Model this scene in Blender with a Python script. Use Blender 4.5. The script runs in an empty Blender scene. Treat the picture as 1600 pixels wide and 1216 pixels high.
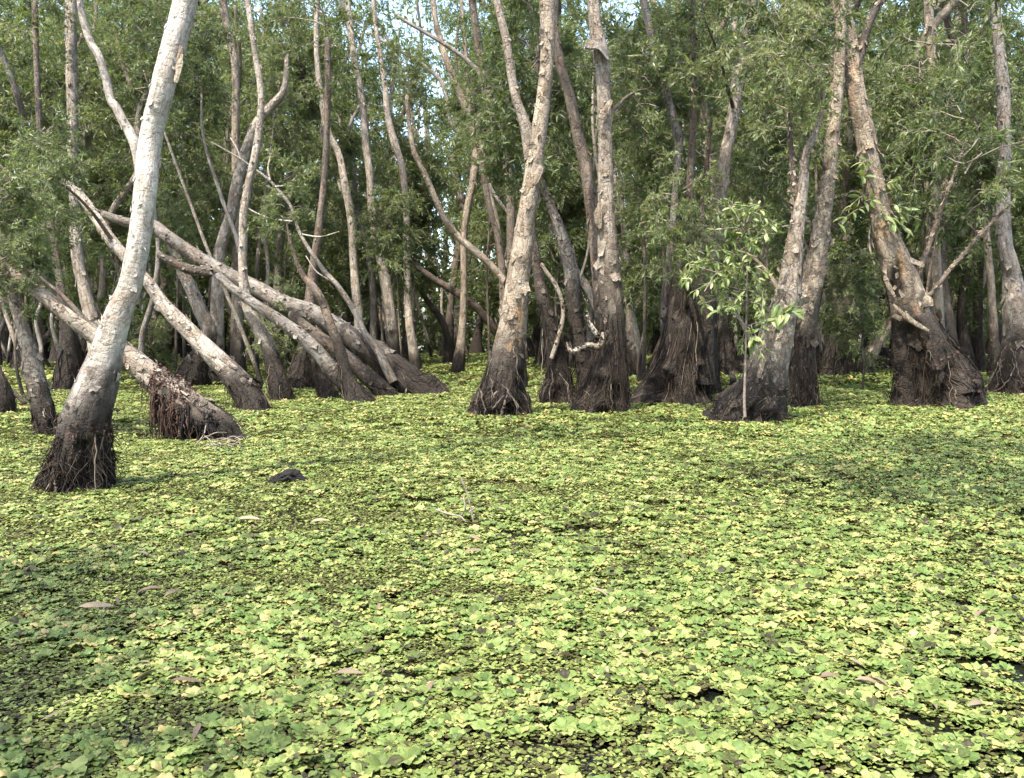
import bpy, math
import numpy as np
from mathutils import Vector

# ------------------------------------------------------------------ camera, sky, sun, exposure
sc = bpy.context.scene
COL = sc.collection
F = 1400.0                      # focal length in pixels of the 1600 px wide photograph
CAMH = 1.2
PITCH = math.atan((608 - 520) / F)
cam_d = bpy.data.cameras.new('camera')
cam = bpy.data.objects.new('camera', cam_d)
COL.objects.link(cam)
cam_d.sensor_width = 36.0
cam_d.lens = 36.0 * F / 1600.0
cam_d.clip_start = 0.05
cam_d.clip_end = 2000
cam.location = (0, 0, CAMH)
cam.rotation_euler = (math.radians(90) - PITCH, 0, 0)
sc.camera = cam

SUN_EL = math.radians(60)
SUN_AZ = math.radians(214)      # clockwise from +Y: behind the camera, a little to the left
world = bpy.data.worlds.new('World')
sc.world = world
world.use_nodes = True
wn = world.node_tree
for n in list(wn.nodes):
    wn.nodes.remove(n)
w_out = wn.nodes.new('ShaderNodeOutputWorld')
w_bg = wn.nodes.new('ShaderNodeBackground')
w_sky = wn.nodes.new('ShaderNodeTexSky')
w_sky.sky_type = 'NISHITA'
w_sky.sun_disc = False
w_sky.sun_elevation = SUN_EL
w_sky.sun_rotation = SUN_AZ
w_sky.air_density = 1.0
w_sky.dust_density = 3.0
w_bg.inputs['Strength'].default_value = 0.15
wn.links.new(w_sky.outputs[0], w_bg.inputs['Color'])
wn.links.new(w_bg.outputs[0], w_out.inputs['Surface'])

sun_d = bpy.data.lights.new('sun', 'SUN')
sun_d.energy = 2.2
sun_d.angle = math.radians(0.6)
sun_d.color = (1.0, 0.95, 0.86)
sun = bpy.data.objects.new('sun', sun_d)
COL.objects.link(sun)
sun_dir = Vector((math.sin(SUN_AZ) * math.cos(SUN_EL), math.cos(SUN_AZ) * math.cos(SUN_EL), math.sin(SUN_EL)))
sun.rotation_euler = sun_dir.to_track_quat('Z', 'Y').to_euler()
sun.location = (-6, -8, 20)

sc.view_settings.view_transform = 'Standard'
sc.view_settings.look = 'None'
sc.view_settings.gamma = 1
sc.view_settings.use_curve_mapping = False
sc.view_settings.exposure = 2.4
sc.render.engine = 'CYCLES'
sc.cycles.max_bounces = 6
sc.cycles.diffuse_bounces = 3
sc.cycles.transmission_bounces = 4
sc.cycles.glossy_bounces = 2
sc.cycles.use_denoising = True

# ------------------------------------------------------------------ helpers
CP, SP = math.cos(PITCH), math.sin(PITCH)


def P(px, py, Y):
    """the point at distance Y (metres ahead) seen at pixel px, py of the 1600x1216 photograph"""
    x, y = (px - 800) / F, (608 - py) / F
    t = Y / (CP + y * SP)
    return np.array([x * t, Y, CAMH + (-SP + y * CP) * t])


def ground_Y(py):
    y = (608 - py) / F
    return CAMH / (SP - y * CP) * (CP + y * SP)


def hash3(ix, iy, iz, seed):
    h = (ix.astype(np.int64) * 374761393 + iy.astype(np.int64) * 668265263 + iz.astype(np.int64) * 2147483647 + seed * 1274126177) & 0xffffffff
    h = ((h ^ (h >> 13)) * 1274126177) & 0xffffffff
    h = ((h ^ (h >> 16)) * 2246822519) & 0xffffffff
    return ((h ^ (h >> 15)) & 0xffff) / 65535.0


def vnoise(p, seed=0):
    p = np.asarray(p, float)
    i = np.floor(p).astype(np.int64)
    f = p - i
    f = f * f * (3 - 2 * f)
    r = 0
    for dx in (0, 1):
        for dy in (0, 1):
            for dz in (0, 1):
                w = (f[..., 0] if dx else 1 - f[..., 0]) * (f[..., 1] if dy else 1 - f[..., 1]) * (f[..., 2] if dz else 1 - f[..., 2])
                r = r + w * hash3(i[..., 0] + dx, i[..., 1] + dy, i[..., 2] + dz, seed)
    return r


def fbm(p, seed=0, octv=3):
    p = np.asarray(p, float)
    a, s, t = 0.5, 0, 0
    for k in range(octv):
        s = s + a * vnoise(p * (2 ** k), seed + k * 17)
        t += a
        a *= 0.5
    return s / t


def smooth(a, b, x):
    t = np.clip((x - a) / (b - a), 0, 1)
    return t * t * (3 - 2 * t)


def unit(v):
    v = np.asarray(v, float)
    return v / np.maximum(np.linalg.norm(v, axis=-1, keepdims=True), 1e-9)


def make_mesh(name, verts, faces, mat, attrs=None, shade=True):
    """faces: one (n,3) or (n,4) array or a list of them"""
    me = bpy.data.meshes.new(name)
    verts = np.asarray(verts, np.float32)
    if not isinstance(faces, list):
        faces = [faces]
    faces = [np.asarray(f, np.int32) for f in faces if len(f)]
    nl = sum(f.size for f in faces)
    nf = sum(len(f) for f in faces)
    me.vertices.add(len(verts))
    me.vertices.foreach_set('co', verts.ravel())
    me.loops.add(nl)
    me.loops.foreach_set('vertex_index', np.concatenate([f.ravel() for f in faces]))
    me.polygons.add(nf)
    tot = np.concatenate([np.full(len(f), f.shape[1], np.int32) for f in faces])
    start = np.concatenate([[0], np.cumsum(tot)[:-1]]).astype(np.int32)
    me.polygons.foreach_set('loop_start', start)
    me.update(calc_edges=True)
    me.polygons.foreach_set('use_smooth', np.full(nf, shade, bool))
    for k, (typ, arr) in (attrs or {}).items():
        a = me.attributes.new(k, typ, 'POINT')
        a.data.foreach_set({'FLOAT': 'value', 'FLOAT_VECTOR': 'vector', 'FLOAT_COLOR': 'color', 'INT': 'value'}[typ],
                           np.ascontiguousarray(arr, np.int32 if typ == 'INT' else np.float32).ravel())
    if mat:
        me.materials.append(mat)
    return me


def obj(name, me, parent=None, loc=None):
    o = bpy.data.objects.new(name, me)
    COL.objects.link(o)
    if parent:
        o.parent = parent
    if loc is not None:
        o.location = loc
    return o


def tag(o, label=None, cat=None, group=None, kind=None):
    if label:
        o['label'] = label
    if cat:
        o['category'] = cat
    if group:
        o['group'] = group
    if kind:
        o['kind'] = kind
    return o


def tubes(paths, radii, sides=3):
    """paths (n,k,3), radii (n,k) -> verts, quads"""
    paths = np.asarray(paths, float)
    n, k, _ = paths.shape
    tan = np.gradient(paths, axis=1)
    tan = unit(tan)
    ref = np.where(np.abs(tan[..., 2:3]) > 0.9, np.array([1.0, 0, 0]), np.array([0, 0, 1.0]))
    u = unit(np.cross(tan, ref))
    v = np.cross(tan, u)
    ang = np.arange(sides) / sides * 2 * np.pi
    ring = (paths[:, :, None, :] + radii[:, :, None, None] * (np.cos(ang)[None, None, :, None] * u[:, :, None, :] + np.sin(ang)[None, None, :, None] * v[:, :, None, :]))
    verts = ring.reshape(-1, 3)
    base = np.arange(n)[:, None, None] * (k * sides)
    i = np.arange(k - 1)[None, :, None]
    j = np.arange(sides)[None, None, :]
    j2 = (j + 1) % sides
    q = np.stack([base + i * sides + j, base + i * sides + j2, base + (i + 1) * sides + j2, base + (i + 1) * sides + j], -1).reshape(-1, 4)
    return verts, q


# ------------------------------------------------------------------ materials
def new_mat(name):
    m = bpy.data.materials.new(name)
    m.use_nodes = True
    nt = m.node_tree
    for n in list(nt.nodes):
        nt.nodes.remove(n)
    return m, nt


class NT:
    def __init__(self, nt):
        self.nt = nt

    def n(self, typ, **kw):
        nd = self.nt.nodes.new(typ)
        for k, v in kw.items():
            setattr(nd, k, v)
        return nd

    def l(self, a, b):
        self.nt.links.new(a, b)

    def noise(self, vec, scale, detail=3, rough=0.55):
        nd = self.n('ShaderNodeTexNoise')
        nd.inputs['Scale'].default_value = scale
        nd.inputs['Detail'].default_value = detail
        nd.inputs['Roughness'].default_value = rough
        if vec is not None:
            self.l(vec, nd.inputs['Vector'])
        return nd.outputs['Fac']

    def ramp(self, fac, stops, interp='LINEAR'):
        nd = self.n('ShaderNodeValToRGB')
        cr = nd.color_ramp
        cr.interpolation = interp
        while len(cr.elements) < len(stops):
            cr.elements.new(0.5)
        for e, (p, c) in zip(cr.elements, stops):
            e.position = p
            e.color = (c[0], c[1], c[2], 1) if hasattr(c, '__len__') else (c, c, c, 1)
        self.l(fac, nd.inputs['Fac'])
        return nd.outputs['Color']

    def math(self, op, a, b=None, clamp=False):
        nd = self.n('ShaderNodeMath', operation=op, use_clamp=clamp)
        for i, x in enumerate((a, b)):
            if x is None:
                continue
            if isinstance(x, (int, float)):
                nd.inputs[i].default_value = x
            else:
                self.l(x, nd.inputs[i])
        return nd.outputs[0]

    def mix(self, fac, a, b, typ='MIX'):
        nd = self.n('ShaderNodeMix', data_type='RGBA', blend_type=typ)
        for s, x in ((nd.inputs[0], fac), (nd.inputs[6], a), (nd.inputs[7], b)):
            if isinstance(x, (int, float)):
                s.default_value = x
            elif isinstance(x, tuple):
                s.default_value = (*x, 1)
            else:
                self.l(x, s)
        return nd.outputs[2]

    def attr(self, name, out='Fac'):
        nd = self.n('ShaderNodeAttribute', attribute_name=name)
        return nd.outputs[out]

    def mapscale(self, vec, s):
        nd = self.n('ShaderNodeVectorMath', operation='MULTIPLY')
        self.l(vec, nd.inputs[0])
        nd.inputs[1].default_value = s
        return nd.outputs[0]


def bark_material():
    m, nt = new_mat('paperbark')
    t = NT(nt)
    co = t.attr('bark_co', 'Vector')
    tone = t.attr('tone', 'Color')
    wet = t.attr('wet')
    plate = t.attr('plate')
    long_ = t.mapscale(co, (1, 1, 0.22))
    cross = t.mapscale(co, (1, 1, 2.2))
    n_long = t.noise(long_, 26, 5, 0.65)
    n_big = t.noise(co, 5.0, 4, 0.6)
    n_cross = t.noise(cross, 16, 4, 0.6)
    n_fine = t.noise(long_, 120, 3, 0.6)
    shade = t.ramp(n_long, [(0.30, 0.42), (0.46, 0.86), (0.62, 1.08), (0.8, 1.2)])
    col = t.mix(1.0, tone, shade, 'MULTIPLY')
    col = t.mix(t.ramp(n_big, [(0.48, 0.0), (0.68, 0.4)]), col, (0.23, 0.15, 0.088))      # cinnamon layers under the paper
    col = t.mix(t.ramp(n_cross, [(0.60, 0.0), (0.66, 0.6), (0.70, 0.0)]), col, (0.06, 0.042, 0.03))  # cracks round the trunk
    col = t.mix(t.ramp(n_fine, [(0.35, 0.35), (0.5, 0.0)]), col, (0.09, 0.065, 0.05))
    wob = t.n('ShaderNodeVectorMath', operation='ADD')
    nz_ = t.n('ShaderNodeTexNoise')
    nz_.inputs['Scale'].default_value = 9
    t.l(co, nz_.inputs['Vector'])
    sc_ = t.n('ShaderNodeVectorMath', operation='SCALE')
    t.l(nz_.outputs['Color'], sc_.inputs[0])
    sc_.inputs['Scale'].default_value = 0.14
    t.l(co, wob.inputs[0])
    t.l(sc_.outputs[0], wob.inputs[1])
    vor = t.n('ShaderNodeTexVoronoi', feature='DISTANCE_TO_EDGE')
    vor.inputs['Scale'].default_value = 11
    t.l(t.mapscale(wob.outputs[0], (1, 1, 0.38)), vor.inputs['Vector'])
    edge = vor.outputs['Distance']
    vc = t.n('ShaderNodeTexVoronoi')
    vc.inputs['Scale'].default_value = 11
    t.l(t.mapscale(wob.outputs[0], (1, 1, 0.38)), vc.inputs['Vector'])
    cellv = t.n('ShaderNodeSeparateColor')
    t.l(vc.outputs['Color'], cellv.inputs[0])
    col = t.mix(plate, col, t.ramp(cellv.outputs[0], [(0.0, (0.66, 0.60, 0.54)), (0.5, (1.0, 1.0, 1.0)), (1.0, (1.22, 1.2, 1.17))]), 'MULTIPLY')
    col = t.mix(t.math('MULTIPLY', plate, t.math('MULTIPLY', t.ramp(edge, [(0.0, 1.0), (0.05, 0.0)]), t.ramp(n_big, [(0.35, 0.1), (0.6, 0.75)]))), col, (0.055, 0.036, 0.025))
    wn_ = t.math('ADD', t.math('MULTIPLY', t.math('SUBTRACT', n_long, 0.5), 0.9), t.math('MULTIPLY', t.math('SUBTRACT', n_big, 0.5), 0.9))
    wfac = t.ramp(t.math('ADD', wet, wn_), [(0.14, 0.0), (0.34, 0.55), (0.52, 0.86), (0.74, 1.0)])
    dark = t.ramp(n_long, [(0.3, (0.007, 0.006, 0.0045)), (0.5, (0.021, 0.016, 0.0115)), (0.66, (0.046, 0.033, 0.023)), (0.8, (0.082, 0.062, 0.044))])
    col = t.mix(wfac, col, dark)
    bs = t.n('ShaderNodeBsdfPrincipled')
    t.l(col, bs.inputs['Base Color'])
    bs.inputs['Roughness'].default_value = 0.8
    bs.inputs['Specular IOR Level'].default_value = 0.25
    bump = t.n('ShaderNodeBump')
    bump.inputs['Strength'].default_value = 0.9
    bump.inputs['Distance'].default_value = 0.02
    h = t.math('ADD', t.math('MULTIPLY', n_long, 1.0), t.math('ADD', t.math('MULTIPLY', t.ramp(n_cross, [(0.5, 0.0), (0.56, 1.0)]), 0.35), t.math('MULTIPLY', plate, t.math('MULTIPLY', t.ramp(edge, [(0.0, 0.0), (0.08, 1.0)]), 0.5))))
    t.l(h, bump.inputs['Height'])
    t.l(bump.outputs[0], bs.inputs['Normal'])
    o = t.n('ShaderNodeOutputMaterial')
    t.l(bs.outputs[0], o.inputs['Surface'])
    return m


def root_material():
    m, nt = new_mat('root_fibre')
    t = NT(nt)
    v = t.attr('v')
    col = t.ramp(v, [(0.0, (0.006, 0.005, 0.004)), (0.45, (0.018, 0.0135, 0.0095)), (0.75, (0.046, 0.032, 0.021)), (0.92, (0.115, 0.088, 0.060)), (1.0, (0.26, 0.22, 0.17))])
    bs = t.n('ShaderNodeBsdfPrincipled')
    t.l(col, bs.inputs['Base Color'])
    bs.inputs['Roughness'].default_value = 0.85
    bs.inputs['Specular IOR Level'].default_value = 0.2
    o = t.n('ShaderNodeOutputMaterial')
    t.l(bs.outputs[0], o.inputs['Surface'])
    return m


def leaf_material(name, stops, transl=0.35, rough=0.42, objvar=0.25, spec=0.4, patches=None):
    m, nt = new_mat(name)
    t = NT(nt)
    v = t.attr('v')
    oi = t.n('ShaderNodeObjectInfo')
    vv = t.math('ADD', v, t.math('MULTIPLY', t.math('SUBTRACT', oi.outputs['Random'], 0.5), objvar), True)
    if patches:
        g = t.n('ShaderNodeNewGeometry')
        nz = t.noise(g.outputs['Position'], patches[0], 3, 0.6)
        vv = t.math('ADD', vv, t.math('MULTIPLY', t.math('SUBTRACT', nz, 0.5), patches[1]), True)
        fine = t.noise(g.outputs['Position'], 130, 2, 0.6)
        vv = t.math('ADD', vv, t.math('MULTIPLY', t.math('SUBTRACT', fine, 0.5), 0.35), True)
    col = t.ramp(vv, stops)
    bs = t.n('ShaderNodeBsdfPrincipled')
    t.l(col, bs.inputs['Base Color'])
    bs.inputs['Roughness'].default_value = rough
    bs.inputs['Specular IOR Level'].default_value = spec
    tr = t.n('ShaderNodeBsdfTranslucent')
    t.l(t.mix(1.0, col, (1.0, 1.0, 0.55), 'MULTIPLY'), tr.inputs['Color'])
    ms = t.n('ShaderNodeMixShader')
    ms.inputs[0].default_value = transl
    t.l(bs.outputs[0], ms.inputs[1])
    t.l(tr.outputs[0], ms.inputs[2])
    o = t.n('ShaderNodeOutputMaterial')
    t.l(ms.outputs[0], o.inputs['Surface'])
    return m


M_BARK = bark_material()
M_ROOT = root_material()
M_LEAF = leaf_material('paperbark_leaf', [(0.0, (0.045, 0.067, 0.023)), (0.35, (0.101, 0.136, 0.048)), (0.65, (0.155, 0.186, 0.076)), (0.9, (0.239, 0.251, 0.138)), (1.0, (0.252, 0.205, 0.123))], 0.5, 0.4, 0.35)
M_YOUNG = leaf_material('fresh_leaf', [(0.0, (0.075, 0.12, 0.032)), (0.5, (0.15, 0.205, 0.062)), (0.85, (0.25, 0.29, 0.115)), (1.0, (0.36, 0.34, 0.15))], 0.4, 0.42, 0.1)
M_LETTUCE = leaf_material('water_lettuce_leaf', [(0.0, (0.025, 0.019, 0.011)), (0.14, (0.048, 0.046, 0.016)), (0.36, (0.074, 0.108, 0.023)), (0.62, (0.124, 0.164, 0.040)), (0.86, (0.190, 0.224, 0.071)), (0.95, (0.260, 0.229, 0.063)), (1.0, (0.295, 0.247, 0.106))], 0.25, 0.6, 0.5, 0.25, (0.9, 0.7))
M_SHADE_GREEN = leaf_material('water_lettuce_shade_green_leaf', [(0.0, (0.029, 0.025, 0.010)), (0.13, (0.049, 0.056, 0.015)), (0.36, (0.067, 0.110, 0.022)), (0.62, (0.112, 0.163, 0.038)), (0.86, (0.178, 0.225, 0.066)), (0.95, (0.289, 0.247, 0.063)), (1.0, (0.343, 0.266, 0.107))], 0.25, 0.55, 0.5, 0.3, (0.9, 0.7))  # greener lettuce colour, standing in for shade on the right; also mixed in front
M_FERN = leaf_material('floating_fern_leaf', [(0.0, (0.037, 0.029, 0.014)), (0.28, (0.071, 0.066, 0.021)), (0.55, (0.111, 0.135, 0.032)), (0.85, (0.167, 0.214, 0.052)), (1.0, (0.247, 0.276, 0.086))], 0.2, 0.65, 0.5, 0.2, (0.8, 0.7))
M_DRY = leaf_material('dry_leaf', [(0.0, (0.052, 0.032, 0.020)), (0.5, (0.128, 0.092, 0.058)), (1.0, (0.209, 0.167, 0.105))], 0.15, 0.6, 0.5, 0.3)


def simple_mat(name, stops, scale=(1, 1, 1), nscale=12, rough=0.85):
    m, nt = new_mat(name)
    t = NT(nt)
    tc = t.n('ShaderNodeTexCoord')
    col = t.ramp(t.noise(t.mapscale(tc.outputs['Object'], scale), nscale, 5, 0.65), stops)
    bs = t.n('ShaderNodeBsdfPrincipled')
    t.l(col, bs.inputs['Base Color'])
    bs.inputs['Roughness'].default_value = rough
    bs.inputs['Specular IOR Level'].default_value = 0.25
    bump = t.n('ShaderNodeBump')
    bump.inputs['Distance'].default_value = 0.01
    t.l(t.noise(t.mapscale(tc.outputs['Object'], scale), nscale * 2, 4), bump.inputs['Height'])
    t.l(bump.outputs[0], bs.inputs['Normal'])
    o = t.n('ShaderNodeOutputMaterial')
    t.l(bs.outputs[0], o.inputs['Surface'])
    return m


M_TWIG = simple_mat('grey_twig', [(0.3, (0.075, 0.058, 0.044)), (0.6, (0.19, 0.155, 0.12)), (0.8, (0.30, 0.265, 0.22))])
M_PALE = simple_mat('bleached_wood', [(0.3, (0.085, 0.065, 0.048)), (0.5, (0.17, 0.142, 0.11)), (0.8, (0.30, 0.27, 0.225))])
M_ROT = simple_mat('rotten_wood', [(0.3, (0.002, 0.002, 0.0015)), (0.55, (0.007, 0.0055, 0.0045)), (0.8, (0.022, 0.017, 0.013))], (1, 3, 3), 9)
M_ROOTTAN = simple_mat('tan_root', [(0.3, (0.022, 0.017, 0.012)), (0.5, (0.06, 0.046, 0.034)), (0.75, (0.135, 0.112, 0.086))])
M_RUST = simple_mat('rusty_root_mat', [(0.3, (0.022, 0.012, 0.009)), (0.55, (0.056, 0.031, 0.021)), (0.8, (0.115, 0.072, 0.050))], (1, 1, 1), 18)


def water_material():
    m, nt = new_mat('swamp_water')
    t = NT(nt)
    g = t.n('ShaderNodeNewGeometry')
    bs = t.n('ShaderNodeBsdfPrincipled')
    col = t.ramp(t.noise(g.outputs['Position'], 5, 4), [(0.35, (0.004, 0.005, 0.004)), (0.7, (0.012, 0.012, 0.008))])
    t.l(col, bs.inputs['Base Color'])
    bs.inputs['Roughness'].default_value = 0.06
    bs.inputs['IOR'].default_value = 1.33
    bump = t.n('ShaderNodeBump')
    bump.inputs['Strength'].default_value = 0.35
    bump.inputs['Distance'].default_value = 0.01
    t.l(t.noise(g.outputs['Position'], 18, 3), bump.inputs['Height'])
    t.l(bump.outputs[0], bs.inputs['Normal'])
    o = t.n('ShaderNodeOutputMaterial')
    t.l(bs.outputs[0], o.inputs['Surface'])
    return m


# ------------------------------------------------------------------ the water
R_ = 700.0
water = obj('water', make_mesh('water', [(-R_, -R_, 0), (R_, -R_, 0), (R_, R_, 0), (-R_, R_, 0)], np.array([[0, 1, 2, 3]]), water_material(), shade=False))
tag(water, 'dark still swamp water showing in the gaps between floating plants', kind='structure')

# ------------------------------------------------------------------ leaves and crowns


def leaf_faces(base, dirn, nrm, length, width, v, fold=False):
    """n leaves: quads (or 2x3 folded leaves)"""
    d = unit(dirn)
    s = unit(np.cross(nrm, d))
    up = np.cross(d, s)
    n = len(base)
    L = length[:, None]
    W = width[:, None]
    if not fold:
        vs = np.stack([base, base + d * L * 0.42 + s * W * 0.5, base + d * L - up * L * 0.08, base + d * L * 0.42 - s * W * 0.5], 1)
        q = (np.arange(n)[:, None] * 4 + np.array([0, 1, 2, 3])[None])
        return vs.reshape(-1, 3), q, np.repeat(v, 4)
    rows = [(0.0, 0.06, 0), (0.22, 0.8, 0.03), (0.5, 1.0, 0.02), (0.78, 0.66, -0.05), (1.0, 0.03, -0.14)]
    vs = []
    for (t, w, z) in rows:
        c = base + d * L * t + up * L * z
        vs += [c + s * W * 0.5 * w + up * W * 0.16 * w, c, c - s * W * 0.5 * w + up * W * 0.16 * w]
    vs = np.stack(vs, 1)
    f = []
    for r in range(4):
        for c in range(2):
            f.append([r * 3 + c, r * 3 + c + 1, r * 3 + 4 + c, r * 3 + 3 + c])
    q = (np.arange(n)[:, None, None] * 15 + np.array(f)[None]).reshape(-1, 4)
    return vs.reshape(-1, 3), q, np.repeat(v, 15)


def crown_meshes(seed, H, R, nb, nt_, nl, leafL=0.13, leafW=0.032, mat=None, taper=0.5):
    rng = np.random.default_rng(seed)
    h = np.sort(rng.uniform(0, 1, nb)) * H
    az = rng.uniform(0, 2 * np.pi, nb)
    el = np.radians(rng.uniform(5, 55, nb))
    prof = np.sin(np.pi * np.clip(h / H * 0.8 + 0.12, 0, 1)) ** taper
    L = R * rng.uniform(0.55, 1.15, nb) * prof
    d0 = np.stack([np.cos(az) * np.cos(el), np.sin(az) * np.cos(el), np.sin(el)], 1)
    k = 6
    tt = np.linspace(0, 1, k)
    wob = rng.normal(0, 0.07, (nb, k, 3)) * tt[None, :, None]
    start = np.stack([rng.normal(0, 0.05, nb), rng.normal(0, 0.05, nb), h], 1)
    br = start[:, None] + d0[:, None] * (L[:, None] * tt[None])[..., None] + wob * L[:, None, None]
    br[:, :, 2] -= 0.28 * L[:, None] * tt[None] ** 2
    rad = (0.013 * (1 - 0.8 * tt))[None] * (0.6 + L[:, None] / R * 0.7)
    bv, bq = tubes(br, rad, 3)
    # twigs
    ti = rng.integers(0, nb, nb * nt_)
    tpos = rng.uniform(0.25, 1, nb * nt_) ** 0.8 * (k - 1)
    i0 = np.minimum(tpos.astype(int), k - 2)
    fr = (tpos - i0)[:, None]
    t0 = br[ti, i0] * (1 - fr) + br[ti, i0 + 1] * fr
    tdir = unit(unit(br[ti, i0 + 1] - br[ti, i0]) * 0.7 + rng.normal(0, 0.6, (len(ti), 3)) + np.array([0, 0, 0.1]))
    tl = rng.uniform(0.18, 0.5, len(ti))
    s3 = np.linspace(0, 1, 4)
    tw = t0[:, None] + tdir[:, None] * (tl[:, None] * s3[None])[..., None]
    tw[:, :, 2] -= (0.3 * tl[:, None] * s3[None] ** 2)
    tv, tq = tubes(tw, np.tile(np.array([[0.004, 0.0035, 0.003, 0.0015]]), (len(tw), 1)), 3)
    # leaves
    n = len(ti) * nl
    li = np.repeat(np.arange(len(ti)), nl)
    lp = rng.uniform(0.15, 1.0, n)
    a0 = np.minimum((lp * 3).astype(int), 2)
    fr = (lp * 3 - a0)[:, None]
    base = tw[li, a0] * (1 - fr) + tw[li, a0 + 1] * fr
    td = unit(tw[li, a0 + 1] - tw[li, a0])
    ld = unit(td * 0.7 + rng.normal(0, 0.65, (n, 3)) + np.array([0, 0, -0.16]))
    nr = unit(rng.normal(0, 0.75, (n, 3)) + np.array([0, 0, 0.75]))
    ln = leafL * rng.uniform(0.6, 1.25, n)
    wd = leafW * rng.uniform(0.7, 1.3, n)
    cv = rng.uniform(0.1, 0.8, nb)[ti[li]] * 0.45 + rng.uniform(0, 1, len(ti))[li] * 0.22 + rng.uniform(0, 1, n) * 0.3
    cv = np.where(rng.random(n) < 0.02, 1.0, cv)
    lv, lq, lvv = leaf_faces(base, ld, nr, ln, wd, cv)
    leaves = make_mesh('crown', lv, lq, mat or M_LEAF, {'v': ('FLOAT', lvv)}, shade=False)
    branches = make_mesh('branches', np.concatenate([bv, tv]), np.concatenate([bq, tq + len(bv)]), M_TWIG)
    return leaves, branches


CROWN_TALL = [crown_meshes(100 + i, 6.5, 1.55, 36, 15, 13, 0.145, 0.036) for i in range(5)]
CROWN_TOP = [crown_meshes(160 + i, 4.0, 1.5, 20, 13, 11, 0.14, 0.034) for i in range(3)]
CROWN_BUSH = [crown_meshes(120 + i, 2.6, 1.15, 26, 16, 13, taper=0.3) for i in range(5)]
CROWN_FINE = [crown_meshes(140 + i, 2.2, 1.0, 18, 14, 10, 0.15, 0.036, taper=0.3) for i in range(3)]

# ------------------------------------------------------------------ trunks


def resample(pts, step):
    """Catmull-Rom through rows [x y z r]"""
    pts = np.asarray(pts, float)
    seg = np.linalg.norm(np.diff(pts[:, :3], axis=0), axis=1)
    out = []
    n = len(pts)
    for i in range(n - 1):
        p0, p1, p2, p3 = pts[max(i - 1, 0)], pts[i], pts[i + 1], pts[min(i + 2, n - 1)]
        m1 = (p2 - p0) / max(1e-6, (seg[max(i - 1, 0)] + seg[i])) * seg[i] if i > 0 else (p2 - p1)
        m2 = (p3 - p1) / max(1e-6, (seg[i] + seg[min(i + 1, n - 2)])) * seg[i] if i < n - 2 else (p2 - p1)
        k = max(2, int(math.ceil(seg[i] / step)))
        t = (np.arange(k) / k)[:, None]
        out.append((2 * t**3 - 3 * t**2 + 1) * p1 + (t**3 - 2 * t**2 + t) * m1 + (-2 * t**3 + 3 * t**2) * p2 + (t**3 - t**2) * m2)
    out.append(pts[-1:])
    out = np.concatenate(out)
    out[:, 3] = np.maximum(out[:, 3], 0.006)
    return out


def trunk_geo(pts, sides, step, seed, rough=0.13, lobes=0.16, lobe_h=0.9):
    c = resample(pts, step)
    n = len(c)
    cen, r = c[:, :3], c[:, 3]
    tan = unit(np.gradient(cen, axis=0))
    u = np.zeros((n, 3))
    u0 = np.cross(tan[0], [0, 1, 0.01])
    u[0] = unit(u0)
    for i in range(1, n):
        w = u[i - 1] - tan[i] * np.dot(u[i - 1], tan[i])
        u[i] = unit(w)
    v = np.cross(tan, u)
    s = np.concatenate([[0], np.cumsum(np.linalg.norm(np.diff(cen, axis=0), axis=1))])
    rng = np.random.default_rng(seed)
    ang = np.arange(sides) / sides * 2 * np.pi
    ca, sa = np.cos(ang), np.sin(ang)
    co = np.stack([np.outer(r, ca), np.outer(r, sa), np.repeat(s[:, None], sides, 1)], -1) + rng.uniform(0, 50, 3)
    rr = np.repeat(r[:, None], sides, 1)
    n1 = fbm(co * np.array([5, 5, 1.6]) , seed, 3) - 0.5
    plate = np.floor(fbm(co * np.array([9, 9, 3.5]), seed + 5, 2) * 7) / 7 - 0.5
    k1, k2 = rng.integers(4, 7), rng.integers(7, 11)
    tw = s[:, None] * rng.uniform(-1.2, 1.2)
    lob = np.sin(k1 * ang[None] + rng.uniform(0, 6) + tw) * 0.6 + np.sin(k2 * ang[None] + rng.uniform(0, 6) - tw) * 0.4
    lobf = (1 - smooth(0.1, lobe_h, cen[:, 2]))[:, None]
    rr = rr * (1 + rough * 2.0 * n1 + rough * 0.7 * plate + lobes * lob * lobf * (0.6 + 0.8 * fbm(co * 2.0, seed + 9, 2)))
    rr = rr * (1 + 0.55 * lobes / 0.16 * (fbm(co * np.array([5.5, 5.5, 3.0]), seed + 21, 3) - 0.5) * lobf)
    pos = cen[:, None] + rr[..., None] * (ca[None, :, None] * u[:, None] + sa[None, :, None] * v[:, None])
    nrm = ca[None, :, None] * u[:, None] + sa[None, :, None] * v[:, None]
    verts = pos.reshape(-1, 3)
    i = np.arange(n - 1)[:, None]
    j = np.arange(sides)[None]
    j2 = (j + 1) % sides
    q = np.stack([i * sides + j, i * sides + j2, (i + 1) * sides + j2, (i + 1) * sides + j], -1).reshape(-1, 4)
    # close the top
    tip = cen[-1] + tan[-1] * r[-1] * 0.6
    verts = np.concatenate([verts, tip[None]])
    ti = len(verts) - 1
    cap = np.stack([(n - 1) * sides + np.arange(sides), (n - 1) * sides + (np.arange(sides) + 1) % sides, np.full(sides, ti)], -1)
    return dict(verts=verts, faces=[q, cap], co=np.concatenate([co.reshape(-1, 3), co[-1:, 0]]), pos=pos, nrm=nrm, tan=tan, r=r, cen=cen, s=s, sides=sides, n=n, cog=co)


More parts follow.
